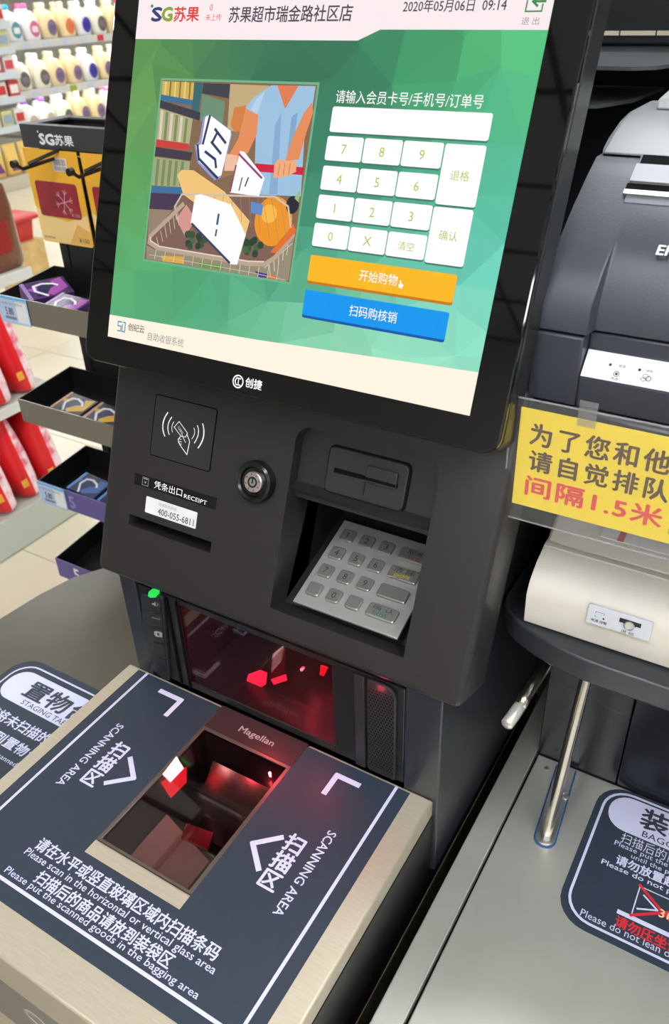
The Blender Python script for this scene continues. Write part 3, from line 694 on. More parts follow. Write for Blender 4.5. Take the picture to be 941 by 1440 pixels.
MB().flat(ell(*i4([(458, 702)])[0], 0.0016, 0.0018, 12), 0.0056, F43).build('camera_lens_icon', black, bs)
gl = zp(F43, [(398, 338), (405, 300), (470, 305), (465, 350), (420, 352)], 150, 780, S4)
MB().prism(gl, 0.0, 0.0055, F43).build('status_light', M('green status light', (40, 230, 90), 0.4, emit=1.0), sc)
MB().box(-0.4490, -0.2805, 0.4335, 0.4350, HZ0 + 0.0095, HZ1 - 0.0065).build('upright_glass', glass('upright glass', (228, 220, 222), 0.02, 1.55), sc)
MB().box(-0.4628, -0.4605, 0.4305, 0.4325, HZ0 + 0.002, HZ1 - 0.002).box(-0.4510, -0.4490, 0.4305, 0.4325, HZ0 + 0.002, HZ1 - 0.002).build('window_trim', deep, sc)
MB().box(-0.2565, -0.2465, 0.4290, 0.4325, HZ0 + 0.002, HZ1 - 0.001).build('window_trim', M('trim dark', (46, 42, 44), 0.35), sc, bevel=0.0008)
sp = rr(-0.2435, HZ0 + 0.003, -0.2165, HZ1 - 0.0005, 0.012, 6, (0, 0, 1, 0))
gr = MB().prism(sp, 0.0, 0.0035, F43).build('speaker_grille', M('grille', (40, 36, 38), 0.45), sc, bevel=0.0012)
hl = MB()
for i in range(9):
    for j in range(30):
        x = -0.2412 + i * 0.0028 + (j % 2) * 0.0014; zz = HZ0 + 0.012 + j * 0.0032
        if x < -0.2185 and zz < HZ1 - 0.008: hl.flat(ell(x, zz, 0.0008, 0.0008, 6), 0.0037, F43)
h_ = hl.build('speaker_holes', deep, gr); h_['kind'] = 'stuff'
mirror([(-0.448, 0.520, 0.865), (-0.370, 0.530, 0.865), (-0.370, 0.500, 0.955), (-0.448, 0.500, 0.955)])
mirror([(-0.366, 0.530, 0.865), (-0.284, 0.520, 0.865), (-0.284, 0.500, 0.955), (-0.366, 0.500, 0.955)])
F46 = FY(0.462)  # glowing patches stand in for red reflections of the scan light
for pts, m_ in (([(346, 962), (350, 948), (366, 942), (376, 946), (374, 962), (360, 970)], redhot), ([(382, 955), (402, 948), (404, 956), (386, 962)], redm)):
    MB().prism([pp(F46, *p) for p in pts], 0, 0.001, F46).build('scan_lamp_glow', M('red glow mid', (255, 30, 60), 0.4, emit=3.0), sc)
F455 = FY(0.440)  # glowing streak put in for red light reflected under the housing
for pts in ([(392, 893), (470, 915), (470, 922), (398, 903)], [(452, 935), (462, 938), (456, 950), (450, 948)]):
    MB().prism([pp(F455, *p) for p in pts], 0, 0.001, F455).build('scan_lamp_glow', M('red glow dim', (255, 20, 40), 0.4, emit=1.6), sc)
red_light((-0.375, 0.450, 0.952), 0.34); red_light((-0.310, 0.450, 0.950), 0.26); red_light((-0.232, 0.424, 0.958), 0.006, 0.004)  # the last one is an added light that reddens the speaker grille

# ------------------------------------------------------------------ staging table on the left
tb = thing('staging_table', 'steel staging table with rounded corner beside the scanning plate', 'table', (-0.68, 0.35, 0))
top = [(-0.5335, 0.05), (-0.5335, 0.66), (-0.70, 0.66), (-0.745, 0.650), (-0.780, 0.622), (-0.803, 0.585), (-0.815, 0.535), (-0.822, 0.47), (-0.825, 0.05)]
MB().prism(top, -0.03, 0, FT).build('table_top', tablesteel, tb, bevel=0.0015)
MB().prism([(-0.535, 0.08), (-0.535, 0.62), (-0.77, 0.60), (-0.79, 0.52), (-0.80, 0.08)], 0.0, 0.7295).build('table_cabinet', M('grey table cabinet', (120, 116, 108), 0.5, metal=0.3), tb)
s1 = MB().prism(rr(-0.7345, 0.20, -0.540, 0.4420, 0.030, 6), 0, 0.0005, FT).build('staging_sticker', stickerm, tb)
lo = rr(-0.7265, 0.208, -0.548, 0.4340, 0.026, 6); li = rr(-0.7245, 0.210, -0.550, 0.4318, 0.024, 6)
MB().ring(lo, li, 0.0005, 0.0007, FT).build('border_line', inkw, s1)
MB().prism(rr(-0.7200, 0.3790, -0.5545, 0.4245, 0.0200, 6, (1, 1, 1, 1)), 0.0005, 0.0007, FT).build('title_band', inkw, s1)
text('置物台', FT, -0.6875, 0.3915, -0.5880, 0.4175, inkd, s1, bold=0.03, z=0.0009)
text('STAGING TABLE', FT, -0.6770, 0.3815, -0.5955, 0.3885, inkd, s1, bold=0.006, z=0.0009)
text('请将未扫描的商品', FT, -0.7030, 0.3510, -0.5720, 0.3660, inkw, s1, bold=0.02, z=0.0009)
text('放置到置物台上', FT, -0.6990, 0.3280, -0.5780, 0.3425, inkw, s1, bold=0.02, z=0.0009)
text('Please put the unscanned goods here', FT, -0.7120, 0.3130, -0.5600, 0.3205, inkw, s1, z=0.0009)

# ------------------------------------------------------------------ bagging table on the right
bt = thing('bagging_table', 'steel bagging table with slate warning sticker and raised black back panels', 'table', (0.07, 0.43, 0))
MB().box(-0.1612, -0.1378, 0.10, 0.740, 0.735, 0.7610).build('edge_rim', bagsteel, bt, bevel=0.001)
MB().box(-0.1352, 0.30, 0.10, 0.602, 0.735, 0.7600).build('table_top', bagsteel, bt, bevel=0.001)
MB().box(-0.1376, -0.1354, 0.10, 0.602, 0.735, 0.7540).build('groove', deep, bt)
MB().box(-0.155, 0.30, 0.12, 0.735, 0.0, 0.7345).build('table_cabinet', M('dark table cabinet', (40, 41, 44), 0.45), bt)
bw = M('dark back panel', (24, 26, 32), 0.25, spec=0.3)
MB().box(-0.1370, -0.0560, 0.6030, 0.620, 0.736, 0.9755).build('back_panel', bw, bt, bevel=0.001)
MB().box(-0.0550, 0.30, 0.6030, 0.620, 0.736, 0.9755).build('back_panel', bw, bt, bevel=0.001)
s2 = MB().prism(rr(-0.0665, 0.4375, 0.235, 0.6010, 0.028, 6), 0, 0.0005, FT).build('bagging_sticker', stickerm, bt)
MB().ring(rr(-0.0605, 0.4440, 0.229, 0.5975, 0.0245, 6), rr(-0.0582, 0.4463, 0.2267, 0.5952, 0.0225, 6), 0.0005, 0.0007, FT).build('border_line', inkw, s2)
MB().prism(rr(-0.0535, 0.5520, 0.222, 0.5930, 0.0190, 6), 0.0005, 0.0007, FT).build('title_band', inkw, s2)
text('装袋区', FT, -0.0235, 0.5645, 0.0545, 0.5890, inkd, s2, bold=0.03, z=0.0009)
text('BAGGING AREA', FT, -0.0185, 0.5545, 0.0600, 0.5615, inkd, s2, bold=0.006, z=0.0009)
text('扫描后的商品请放到装袋区', FT, -0.0345, 0.5385, 0.0900, 0.5505, inkw, s2, z=0.0009)
text('Please put the goods in the bagging area', FT, -0.0385, 0.5315, 0.1000, 0.5385, inkw, s2, z=0.0009)
text('until the payment is finished', FT, -0.0215, 0.5250, 0.0720, 0.5315, inkw, s2, z=0.0009)
text('请勿放置超重物品', FT, -0.0325, 0.5140, 0.0520, 0.5245, inkw, s2, bold=0.03, z=0.0009)
text('Please do not pack heavy goods', FT, -0.0435, 0.5060, 0.0850, 0.5130, inkw, s2, bold=0.012, z=0.0009)
MB().prism([(-0.0185, 0.4670), (0.060, 0.4670), (0.060, 0.4710), (-0.0185, 0.4710)], 0.0005, 0.0008, FT).stroke([(-0.0070, 0.4720), (-0.0070, 0.5020), (0.040, 0.5020), (0.040, 0.4720)], 0.0010, 0.0009, FT) \
    .stroke([(-0.0020, 0.4950), (0.0115, 0.4865), (-0.0040, 0.4795)], 0.0016, 0.0009, FT).build('weight_icon', inkw, s2)
MB().stroke([(-0.0075, 0.5030), (0.0420, 0.4690)], 0.0026, 0.0011, FT).stroke([(-0.0075, 0.4705), (0.0420, 0.5040)], 0.0026, 0.0012, FT).build('red_cross', inkred, s2)
text('3', FT, 0.0125, 0.4810, 0.0185, 0.4890, M('peach print', (250, 190, 150), 0.5), s2, bold=0.02, z=0.0016)
text('kg', FT, 0.0200, 0.4800, 0.0290, 0.4880, M('peach print', (250, 190, 150), 0.5), s2, bold=0.02, z=0.0016)
text('请勿压坐倚靠', FT, -0.0175, 0.4545, 0.0470, 0.4655, inkred, s2, bold=0.03, z=0.0009)
text('Please do not lean on it', FT, -0.0455, 0.4490, 0.0420, 0.4560, inkw, s2, z=0.0009)

# bag hooks
hk = thing('bag_hook', 'upright steel bag rod on a screwed foot plate beside the sticker', 'bag hook', (-0.0975, 0.55, 0.7602))
FTb = frame((0, 0, 0.7603), (1, 0, 0), (0, 1, 0))
pa, pb = Vector((-0.0965, 0.508)), Vector((-0.1045, 0.598))
dv = (pb - pa); ll = dv.length; dv.normalize()
FH = FTb @ Matrix(((dv.x, -dv.y, 0, pa.x), (dv.y, dv.x, 0, pa.y), (0, 0, 1, 0), (0, 0, 0, 1)))
MB().prism(rr(-0.011, -0.0105, ll, 0.0105, 0.0104, 8, (1, 0, 0, 1)), 0, 0.0006, FH).build('blue_film', M('blue film', (40, 78, 130), 0.4), hk)
MB().prism(rr(-0.0095, -0.009, ll, 0.009, 0.0089, 8, (1, 0, 0, 1)), 0.0006, 0.003, FH).build('foot_plate', silver, hk, bevel=0.0006)
MB().tube([(-0.0955, 0.507, 0.7632), (-0.0955, 0.511, 0.775), (-0.0945, 0.530, 0.86), (-0.0930, 0.5485, 0.9400), (-0.0922, 0.5555, 0.9750)], 0.0052, 14).build('rod', chrome, hk, smooth='all')
MB().lathe([(0.003, 0.003), (0.003, 0.0042), (0.0, 0.0050)], 12, frame(FH @ Vector((0.058, -0.0035, 0)), (1, 0, 0), (0, 1, 0))).lathe([(0.003, 0.003), (0.003, 0.0042), (0.0, 0.0050)], 12, frame(FH @ Vector((0.052, -0.0075, 0)), (1, 0, 0), (0, 1, 0))).build('screw_heads', silver, hk)
sk = MB().lathe([(0.0025, 0.0), (0.0025, 0.001), (0, 0.0016)], 12, frame((-0.1215, 0.588, 0.7601), (1, 0, 0), (0, 1, 0))).build('screw', silver, bt)
h2 = thing('bag_hook', 'horizontal steel bag rod with bent bright tip under the printer shelf', 'bag hook', (-0.125, 0.575, 0.945))
MB().tube([(-0.120, 0.602, 0.955), (-0.1235, 0.540, 0.9515), (-0.1285, 0.487, 0.9475), (-0.1290, 0.482, 0.944)], 0.0050, 14).build('rod', chrome, h2, smooth='all')
MB().tube([(-0.1280, 0.489, 0.9455), (-0.1300, 0.478, 0.9430), (-0.1322, 0.4615, 0.9405), (-0.1323, 0.4600, 0.9403)], [0.0046, 0.0053, 0.0053, 0.0040], 14).build('tip', M('pale tip', (198, 194, 184), 0.3, metal=0.5), h2, smooth='all')

# ------------------------------------------------------------------ printer shelves
ps = thing('printer_shelf', 'black steel shelf tower with curved boards carrying two printers', 'shelf', (0.05, 0.62, 0))
shm = M('black shelf steel', (44, 46, 50), 0.35)
def board(z0, z1, yfront):
    poly = [(-0.1715, 0.78)] + [(-0.0715 - 0.10 * math.cos(math.radians(9 * i)), yfront + 0.05 * (1 - math.sin(math.radians(9 * i)))) for i in range(11)] + [(0.30, yfront), (0.30, 0.78)]
    MB().prism(poly, z0, z1).build('shelf_board', shm, ps, smooth=True, bevel=0.002)
board(0.9760, 0.9985, 0.500); board(1.1750, 1.1985, 0.512)
MB().box(-0.1715, 0.30, 0.7805, 0.800, 0.0, 1.335).build('rear_panel', M('rear panel', (30, 32, 35), 0.4), ps)
MB().box(0.285, 0.30, 0.70, 0.7800, 0.0, 1.1745).build('post', shm, ps)
cabm = M('black cabinet', (26, 29, 34), 0.35)
cb = thing('dark_cabinet', 'black cabinet with grey trays standing behind the dark printer', 'cabinet', (0.0, 1.0, 0))
MB().box(-0.40, 0.40, 0.95, 1.30, 0.0, 1.375).build('cabinet_body', cabm, cb, bevel=0.003)
trm = M('tray steel', (70, 74, 76), 0.3)
MB().prism([(-0.40, 0.949), (-0.40, 0.802), (-0.190, 0.802), (-0.172, 0.812), (-0.160, 0.845), (-0.10, 0.90), (0.40, 0.90), (0.40, 0.949)], 1.377, 1.380).build('cabinet_tray', trm, cb)
MB().prism([(-0.40, 0.949), (-0.40, 0.802), (-0.216, 0.802), (-0.208, 0.820), (-0.196, 0.850), (-0.19, 0.949)], 1.347, 1.350).build('cabinet_tray', trm, cb)
MB().box(-0.40, 0.40, 1.10, 1.30, 1.3755, 1.62).build('cabinet_hood', M('hood', (18, 20, 24), 0.4), cb, bevel=0.003)
for k in range(14):
    MB().box(-0.40 + k * 0.0405, -0.3615 + k * 0.0405, 1.0975, 1.0995, 1.3855, 1.3900).build('pale_strip', M('pale strip', (190, 178, 160), 0.5), cb)  # row of pale pieces with gaps

# beige printer
bp_ = thing('receipt_printer', 'old beige receipt printer with white control label on the lower shelf', 'printer', (-0.055, 0.62, 0.9990))
beige = M('aged beige plastic', (206, 199, 186), 0.5, var=0.04, scale=18)
prof = [(0.520, 1.0005), (0.518, 1.030), (0.523, 1.040), (0.536, 1.050), (0.552, 1.0565), (0.552, 1.0575), (0.72, 1.0575), (0.72, 1.0005)]
MB().prism(prof, -0.1455, 0.035, FX).build('lower_case', beige, bp_, smooth=True, bevel=0.004, seg=3)
MB().prism([(0.5535, 1.0590), (0.575, 1.072), (0.61, 1.082), (0.72, 1.082), (0.72, 1.0590)], -0.1450, 0.0345, FX).build('lid', M('beige lid', (200, 194, 182), 0.5), bp_, smooth=True, bevel=0.003)
MB().box(-0.145, 0.034, 0.521, 0.719, 0.9990, 1.0002).build('base_rubber', black, bp_)
FBp = frame((0, 0.5172, 1.0380), (1, 0, 0), (0, 0.002, 1))
FBp = frame((0, 0.5178, 1.0350), (1, 0, 0), (0, 0.06, 0.998))
pl_ = MB().prism(rr(-0.0955, -0.0120, -0.0475, 0.0055, 0.001), -0.0002, 0.0012, FBp).build('control_label', M('pale label', (205, 206, 212), 0.4), bp_)
text('电源 报警', FBp, -0.0920, -0.0095, -0.0800, -0.0068, inkblack, pl_, z=0.0014)
text('进 纸', FBp, -0.0690, -0.0115, -0.0590, -0.0085, inkblack, pl_, z=0.0014)
MB().flat(ell(-0.0895, -0.0040, 0.0008, 0.0008, 10), 0.0014, FBp).build('green_lamp', M('lamp green', (150, 210, 90), 0.4), pl_)
MB().flat(ell(-0.0830, -0.0045, 0.0008, 0.0008, 10), 0.0014, FBp).stroke([(-0.0895, -0.0012), (-0.0895, 0.0002), (-0.0830, 0.0002), (-0.0830, -0.0012)], 0.0003, 0.0014, FBp).build('alarm_mark', inkblack, pl_)
MB().flat([(-0.0715, 0.0015), (-0.0555, 0.0015), (-0.0555, -0.0025), (-0.0590, -0.0025), (-0.0610, -0.0070), (-0.0665, -0.0070), (-0.0680, -0.0025), (-0.0715, -0.0025)], 0.0014, FBp).build('button_well', inkblack, pl_)
MB().lathe([(0.0042, 0.0012), (0.0042, 0.0019), (0.0034, 0.0023), (0.0030, 0.0016), (0.0, 0.0015)], 20, frame(FBp @ Vector((-0.0638, -0.0035, 0)), (1, 0, 0), (0, 0, 1))).build('feed_button', silver, bp_, smooth=True)

FU = frame((0, 0.5765, 1.0735), (1, 0, 0), (0, 0.035, 0.0098))
rl = MB().box(-0.105, 0.02, -0.012, 0.022, 0.0, 0.0010, FU).build('paper_slip', M('white paper', (226, 224, 226), 0.6), bp_)
MB().box(-0.092, -0.087, -0.012, 0.022, 0.0010, 0.0013, FU).build('red_mark', inkred, rl); MB().box(-0.050, -0.043, -0.012, 0.022, 0.0010, 0.0013, FU).build('red_mark', inkred, rl)

# dark printer
ep = thing('label_printer', 'dark grey dot matrix printer with curved cover on the upper shelf', 'printer', (-0.083, 0.62, 1.1990))
eg = M('printer charcoal', (60, 62, 71), 0.36, spec=0.4, bump=0.06, scale=800, var=0.03)
EX0, EX1 = -0.1630, -0.0030
MB().prism([(0.520, 1.1990), (0.519, 1.2480), (0.760, 1.2480), (0.760, 1.1990)], EX0, -0.1285, FX) \
    .prism([(0.520, 1.1990), (0.519, 1.2480), (0.760, 1.2480), (0.760, 1.1990)], -0.0375, EX1, FX) \
    .prism([(0.520, 1.1990), (0.520, 1.2215), (0.533, 1.2365), (0.533, 1.2480), (0.760, 1.2480), (0.760, 1.1990)], -0.1285, -0.0375, FX).build('lower_case', eg, ep, smooth=True, bevel=0.0015)
cov = [(0.520, 1.2495), (0.5225, 1.268), (0.540, 1.287), (0.557, 1.3010), (0.580, 1.3165), (0.604, 1.3310), (0.622, 1.3402)]
covc = [(0.5320, 1.2495), (0.5350, 1.268), (0.5470, 1.2868), (0.5572, 1.3011)] + cov[4:]
tail = [(0.760, 1.3402), (0.760, 1.2495)]
MB().loft([[(x, y, z) for y, z in P_ + tail] for x, P_ in ((EX0, cov), (-0.1275, cov), (-0.1255, covc), (-0.0405, covc), (-0.0385, cov), (EX1, cov))]).build('front_cover', eg, ep, smooth=True, bevel=0.0015, seg=2)
MB().prism([(0.623, 1.3412), (0.645, 1.3505), (0.672, 1.3580), (0.692, 1.3605), (0.760, 1.3605), (0.760, 1.3412)], EX0 + 0.0005, EX1 - 0.0005, FX).build('top_cover', M('printer toplit', (120, 122, 124), 0.4), ep, smooth=True, bevel=0.004, seg=3)  # lighter colour puts the light from above into the top cover
MB().prism([(0.702, 1.3607), (0.707, 1.3680), (0.755, 1.3720), (0.755, 1.3607)], EX0 + 0.018, EX1 - 0.018, FX).build('rear_hump', M('printer toplit pale', (150, 152, 152), 0.4), ep, smooth=True, bevel=0.002)  # paler still, the same overhead light put into the colour
FS = frame((0, 0.557, 1.3010), (1, 0, 0), (0, 0.047, 0.030))
def s3(pts, z=0.0): return zp(FS, pts, 690, 0, 251 / 645, z)
e1 = s3([(545, 562), (480, 735)])
ex_ = MB().prism([(e1[0][0], e1[0][1]), (e1[1][0], e1[1][1]), (-0.166 - e1[1][0], e1[1][1]), (-0.166 - e1[0][0], e1[0][1])], -0.001, 0.0012, FS).build('paper_exit', M('exit frame', (96, 98, 104), 0.35), ep, bevel=0.0006)
e2 = s3([(548, 575), (535, 640), (520, 690), (515, 712), (600, 640)])
def xstrip(ya, yb, dx, z0, z1, name, m):
    xa = e1[0][0] + dx
    return MB().prism([(xa, ya), (-0.166 - xa, ya), (-0.166 - xa, yb), (xa, yb)], z0, z1, FS).build(name, m, ex_)
dy = e1[0][1] - e1[1][1]
xstrip(e1[0][1] - dy * 0.22, e1[0][1] - 0.0005, 0.0015, 0.0012, 0.0014, 'slot_shadow', deep)
xstrip(e1[0][1] - dy * 0.60, e1[0][1] - dy * 0.24, 0.0000, 0.0012, 0.0030, 'ribbon_guide', M('pale guide', (150, 150, 156), 0.35))
xstrip(e1[0][1] - dy * 0.78, e1[0][1] - dy * 0.62, -0.001, 0.0012, 0.0016, 'slot_shadow', deep)
xstrip(e1[0][1] - dy * 0.86, e1[0][1] - dy * 0.77, -0.001, 0.0012, 0.0028, 'tear_bar', silver)
t0 = s3([(597, 926), (600, 890), (645, 926)])
text('EPSON', FS, t0[0][0], t0[0][1], -0.166 - t0[0][0], t0[1][1], M('silver print', (190, 192, 196), 0.4), ep, bold=0.03, z=0.0016)
FE = frame((0, 0.5205, 1.2215), (1, 0, 0), (0, 0.013, 0.015))
cpl = MB().prism([(-0.1275, 0.0), (-0.0385, 0.0), (-0.0385, 0.0190), (-0.1275, 0.0190)], 0.0, 0.0008, FE).build('control_label', M('pale label', (205, 206, 212), 0.4), ep)
def c6(pts): return zp(FE, pts, 820, 480, 121 / 941, 0.001)
q = c6([(300, 255), (365, 357), (620, 312), (685, 385), (715, 410), (660, 415), (430, 272), (345, 408), (730, 325)])
mk = MB()
mk.flat(ell(q[0][0], q[0][1], 0.0010, 0.0010, 12), 0.0010, FE); mk.flat(ell(q[2][0], q[2][1], 0.0010, 0.0010, 12), 0.0010, FE)
mk.ring(ell(q[1][0], q[1][1], 0.0019, 0.0019), ell(q[1][0], q[1][1], 0.0015, 0.0015), 0.0009, 0.0010, FE); mk.flat(ell(q[1][0], q[1][1], 0.0009, 0.0009, 12), 0.0010, FE)
mk.ring(ell(q[3][0], q[3][1], 0.0020, 0.0018), ell(q[3][0], q[3][1], 0.0017, 0.0015), 0.0009, 0.0010, FE); mk.ring(ell(q[4][0], q[4][1], 0.0018, 0.0018), ell(q[4][0], q[4][1], 0.0014, 0.0014), 0.0009, 0.0011, FE)
mk.stroke([(q[5][0] - 0.002, q[5][1]), (q[5][0], q[5][1] + 0.0015), (q[5][0] + 0.002, q[5][1]), (q[5][0], q[5][1] - 0.0015)], 0.0003, 0.0010, FE, True)
mk.build('panel_icons', inkblack, cpl)
text('错误', FE, q[6][0] - 0.0022, q[6][1] - 0.0010, q[6][0] + 0.0022, q[6][1] + 0.0010, inkblack, cpl, z=0.0010)
text('电源', FE, q[7][0] - 0.0022, q[7][1] - 0.0010, q[7][0] + 0.0022, q[7][1] + 0.0010, inkblack, cpl, z=0.0010)
text('缺纸', FE, q[8][0] - 0.0022, q[8][1] - 0.0010, q[8][0] + 0.0022, q[8][1] + 0.0010, inkblack, cpl, z=0.0010)

# queue notice in a plastic sleeve hanging off the upper board
FN = FY(0.492)
nt_ = thing('queue_notice', 'yellow queue notice in a clear plastic sleeve hung below the upper shelf', 'sign', (0.0, 0.492, 1.118))
nb_ = zp(FN, [(165, 118), (125, 625)], 690, 540, 251 / 941)
YX0, YZ1, YZ0 = -0.1565, nb_[0][1], nb_[1][1]
MB().box(YX0, 0.075, YZ0, YZ1, 0.0, 0.0006, FN).build('yellow_sheet', M('yellow paper', (255, 224, 52), 0.55), nt_)
MB().box(-0.1625, 0.085, YZ0 - 0.0115, YZ1 + 0.007, 0.0016, 0.0020, FN).build('plastic_sleeve', glass('clear sleeve', (252, 252, 253), 0.12, 1.5, 0.03), nt_)
hh = YZ1 - YZ0
so = [(-0.1632, YZ0 - 0.0122), (0.0857, YZ0 - 0.0122), (0.0857, YZ1 + 0.0077), (-0.1632, YZ1 + 0.0077)]; si = [(-0.1622, YZ0 - 0.0112), (0.0847, YZ0 - 0.0112), (0.0847, YZ1 + 0.0067), (-0.1622, YZ1 + 0.0067)]
MB().ring(so, si, 0.0014, 0.0022, FN).build('sleeve_seam', glass('seam', (225, 225, 228), 0.2, 1.6, 0.22), nt_)
brown = M('brown print', (92, 62, 38), 0.6); pink = M('coral print', (232, 74, 70), 0.6)
def z2(pts): return zp(FN, pts, 690, 540, 251 / 941)
a = z2([(210, 290), (335, 210), (815, 405), (935, 440)]); b = z2([(200, 450), (325, 370), (800, 560), (925, 590)]); c = z2([(180, 600), (310, 510), (745, 700), (890, 740)])
chw = (a[2][0] - a[0][0]) / 4 * 0.82
text('为了您和他人的健康', FN, a[0][0], YZ0 + hh * 0.655, a[0][0] + (a[2][0] - a[0][0]) / 4 * 8.8, YZ0 + hh * 0.875, brown, nt_, bold=0.025, z=0.0009, sp=1.22)
text('请自觉排队', FN, b[0][0], YZ0 + hh * 0.395, b[0][0] + (b[2][0] - b[0][0]) / 4 * 4.85, YZ0 + hh * 0.605, brown, nt_, bold=0.025, z=0.0009, sp=1.22)
text('间隔1.5米', FN, c[0][0], YZ0 + hh * 0.13, c[3][0] + 0.001, YZ0 + hh * 0.335, pink, nt_, bold=0.03, z=0.0009, sp=1.1)
text('禁止', FN, c[3][0] + 0.006, YZ0 + hh * 0.10, c[3][0] + 0.016, YZ0 + hh * 0.165, inkblack, nt_, z=0.0009)
tape = M('clear tape', (120, 118, 116), 0.2)
MB().box(-0.118, -0.106, YZ1 - 0.004, YZ1 + 0.014, 0.0022, 0.0025, FN).build('tape', glass('tape', (240, 240, 240), 0.2, 1.5, 0.10), nt_)

# cables behind the shelf
def cable(label, path, r, m):
    o = MB().tube(path, r, 10).build('cable', m, smooth='all'); tag(o, label, 'cable'); return o
cable('grey cable looping down beside the beige printer', [(-0.158, 0.60, 1.145), (-0.156, 0.59, 1.105), (-0.150, 0.585, 1.085), (-0.138, 0.59, 1.072), (-0.126, 0.62, 1.084), (-0.118, 0.66, 1.0835)], 0.0042, M('grey cable', (92, 82, 74), 0.5))
cable('thin black cable hanging behind the beige printer', [(-0.163, 0.66, 1.15), (-0.160, 0.655, 1.07), (-0.155, 0.66, 1.01), (-0.150, 0.74, 1.001)], 0.0028, black)

# ------------------------------------------------------------------ display rack (left of the monitor)
RX0, RX1 = -1.1365, -0.86
rk = thing('display_rack', 'black checkout display rack with four trays and a branded header', 'display rack', (-1.0, 0.93, 0))
rm = M('rack black', (22, 22, 23), 0.4)
gfront = [M('smoky steel tray front', (150, 140, 128), 0.32, metal=0.6), M('smoky steel tray front', (150, 140, 128), 0.32, metal=0.6), M('purple tray front', (98, 82, 150), 0.4), M('purple tray front', (98, 82, 150), 0.4)]
TZ = (1.0446, 0.8669, 0.7071, 0.5380); TY = (0.826, 0.813, 0.809, 0.803)
TS = 0.12
for i in range(4):
    z, y = TZ[i], TY[i]
    h = 0.040
    yb = y + 0.122
    t = MB()
    t.prism([(y, z - h), (yb, z - h + 0.012), (yb, z - h + 0.010), (y, z - h - 0.002)], RX0, RX1, FX)
    t.prism([(y, z - h), (y, z), (yb, z + 0.013), (yb, z - h + 0.012)], RX0, RX0 + 0.002, FX)
    t.prism([(y, z - h), (y, z), (yb, z + 0.013), (yb, z - h + 0.012)], RX1 - 0.002, RX1, FX)
    t.box(RX0, RX1, yb - 0.002, yb, z - h + 0.012, z + 0.013)
    tr = t.build('tray', rm, rk)
    MB().box(RX0, RX1, y - 0.0020, y - 0.0002, z - h - 0.002, z).build('tray_front', gfront[i], tr)
MB().box(-1.1150, -1.0980, 0.950, 0.966, 0, 1.2450).build('post', rm, rk)
MB().box(-1.0975, -0.8865, 0.952, 0.956, 0.03, 1.2450).build('back_plate', M('rack plate', (30, 30, 31), 0.4), rk)
MB().box(-0.8860, -0.8690, 0.950, 0.966, 0, 1.2450).build('post', rm, rk)
MB().box(-1.13, -0.86, 0.86, 1.05, 0, 0.03).build('base_plate', rm, rk)
hd = MB()
hd.box(-1.1340, -0.8600, 0.9370, 0.9400, 1.2455, 1.2785); hd.box(-1.1340, -1.1310, 0.9400, 1.0300, 1.2455, 1.2785); hd.box(-0.8630, -0.8600, 0.9400, 1.0300, 1.2455, 1.2785); hd.box(-1.1340, -0.8600, 1.0300, 1.0330, 1.2455, 1.2785)
hd.box(-1.1310, -1.1100, 0.9400, 1.0300, 1.2760, 1.2785); hd.box(-1.1100, -0.8630, 0.9400, 0.9520, 1.2760, 1.2785); hd.box(-1.1100, -0.8630, 1.0150, 1.0300, 1.2760, 1.2785)
hdo = hd.build('header', M('header charcoal', (58, 56, 58), 0.45), rk)
FHd = FY(0.937)
hq = zp(FHd, [(268, 945), (360, 945), (370, 955), (488, 960), (270, 885), (250, 870)], 0, 0, 200 / 941)
text('SG', FHd, hq[0][0], hq[0][1] - 0.0015, hq[1][0], hq[4][1], inkwhite, hdo, bold=0.06)
text('苏果', FHd, hq[2][0], hq[0][1] - 0.0015, hq[3][0], hq[4][1], inkwhite, hdo, bold=0.03)
MB().flat(ell(hq[5][0], hq[5][1], 0.0014, 0.0016, 8), 0.0003, FHd).build('logo_leaf', inkwhite, hdo)
# price tags
def price_tag(x, y, z, t):
    F_ = FY(y - 0.0035)
    p = MB().box(x, x + 0.068, z - 0.044, z + 0.001, 0, 0.001, F_).build('price_tag', M('tag holder blue', (176, 206, 232), 0.35), rk)
    MB().box(x + 0.0025, x + 0.041, z - 0.040, z - 0.0065, 0.001, 0.0013, F_).build('tag_blue_field', M('tag pale blue', (188, 204, 232), 0.5), p)
    MB().box(x + 0.041, x + 0.0665, z - 0.040, z - 0.0065, 0.001, 0.0013, F_).build('tag_white_field', M('tag white', (236, 232, 236), 0.5), p)
    MB().box(x, x + 0.068, z - 0.003, z + 0.001, 0.001, 0.0014, F_).build('tag_edge', M('tag edge blue', (110, 180, 226), 0.4), p)
    text(t, F_, x + 0.016, z - 0.029, x + 0.034, z - 0.017, inkblack, p, bold=0.02, z=0.0015)
    text('口香糖 清凉薄荷味', F_, x + 0.006, z - 0.0125, x + 0.058, z - 0.0080, inkgrey, p, z=0.0015)
    MB().box(x + 0.012, x + 0.038, z - 0.0365, z - 0.0315, 0.0013, 0.0015, F_).build('tag_barcode', M('tag barcode', (120, 130, 160), 0.5), p)
price_tag(RX0 - 0.001, TY[0], TZ[0], '5.80'); price_tag(RX0 + 0.0005, TY[2], TZ[2], '5.80')
text('5', FY(TY[2] - 0.0022), RX0 + 0.074, TZ[2] - 0.034, RX0 + 0.090, TZ[2] - 0.010, M('lilac print', (150, 140, 200), 0.5), rk, bold=0.03)
text('5', FY(TY[3] - 0.0022), RX0 + 0.040, TZ[3] - 0.034, RX0 + 0.066, TZ[3] - 0.008, inkwhite, rk, bold=0.03)
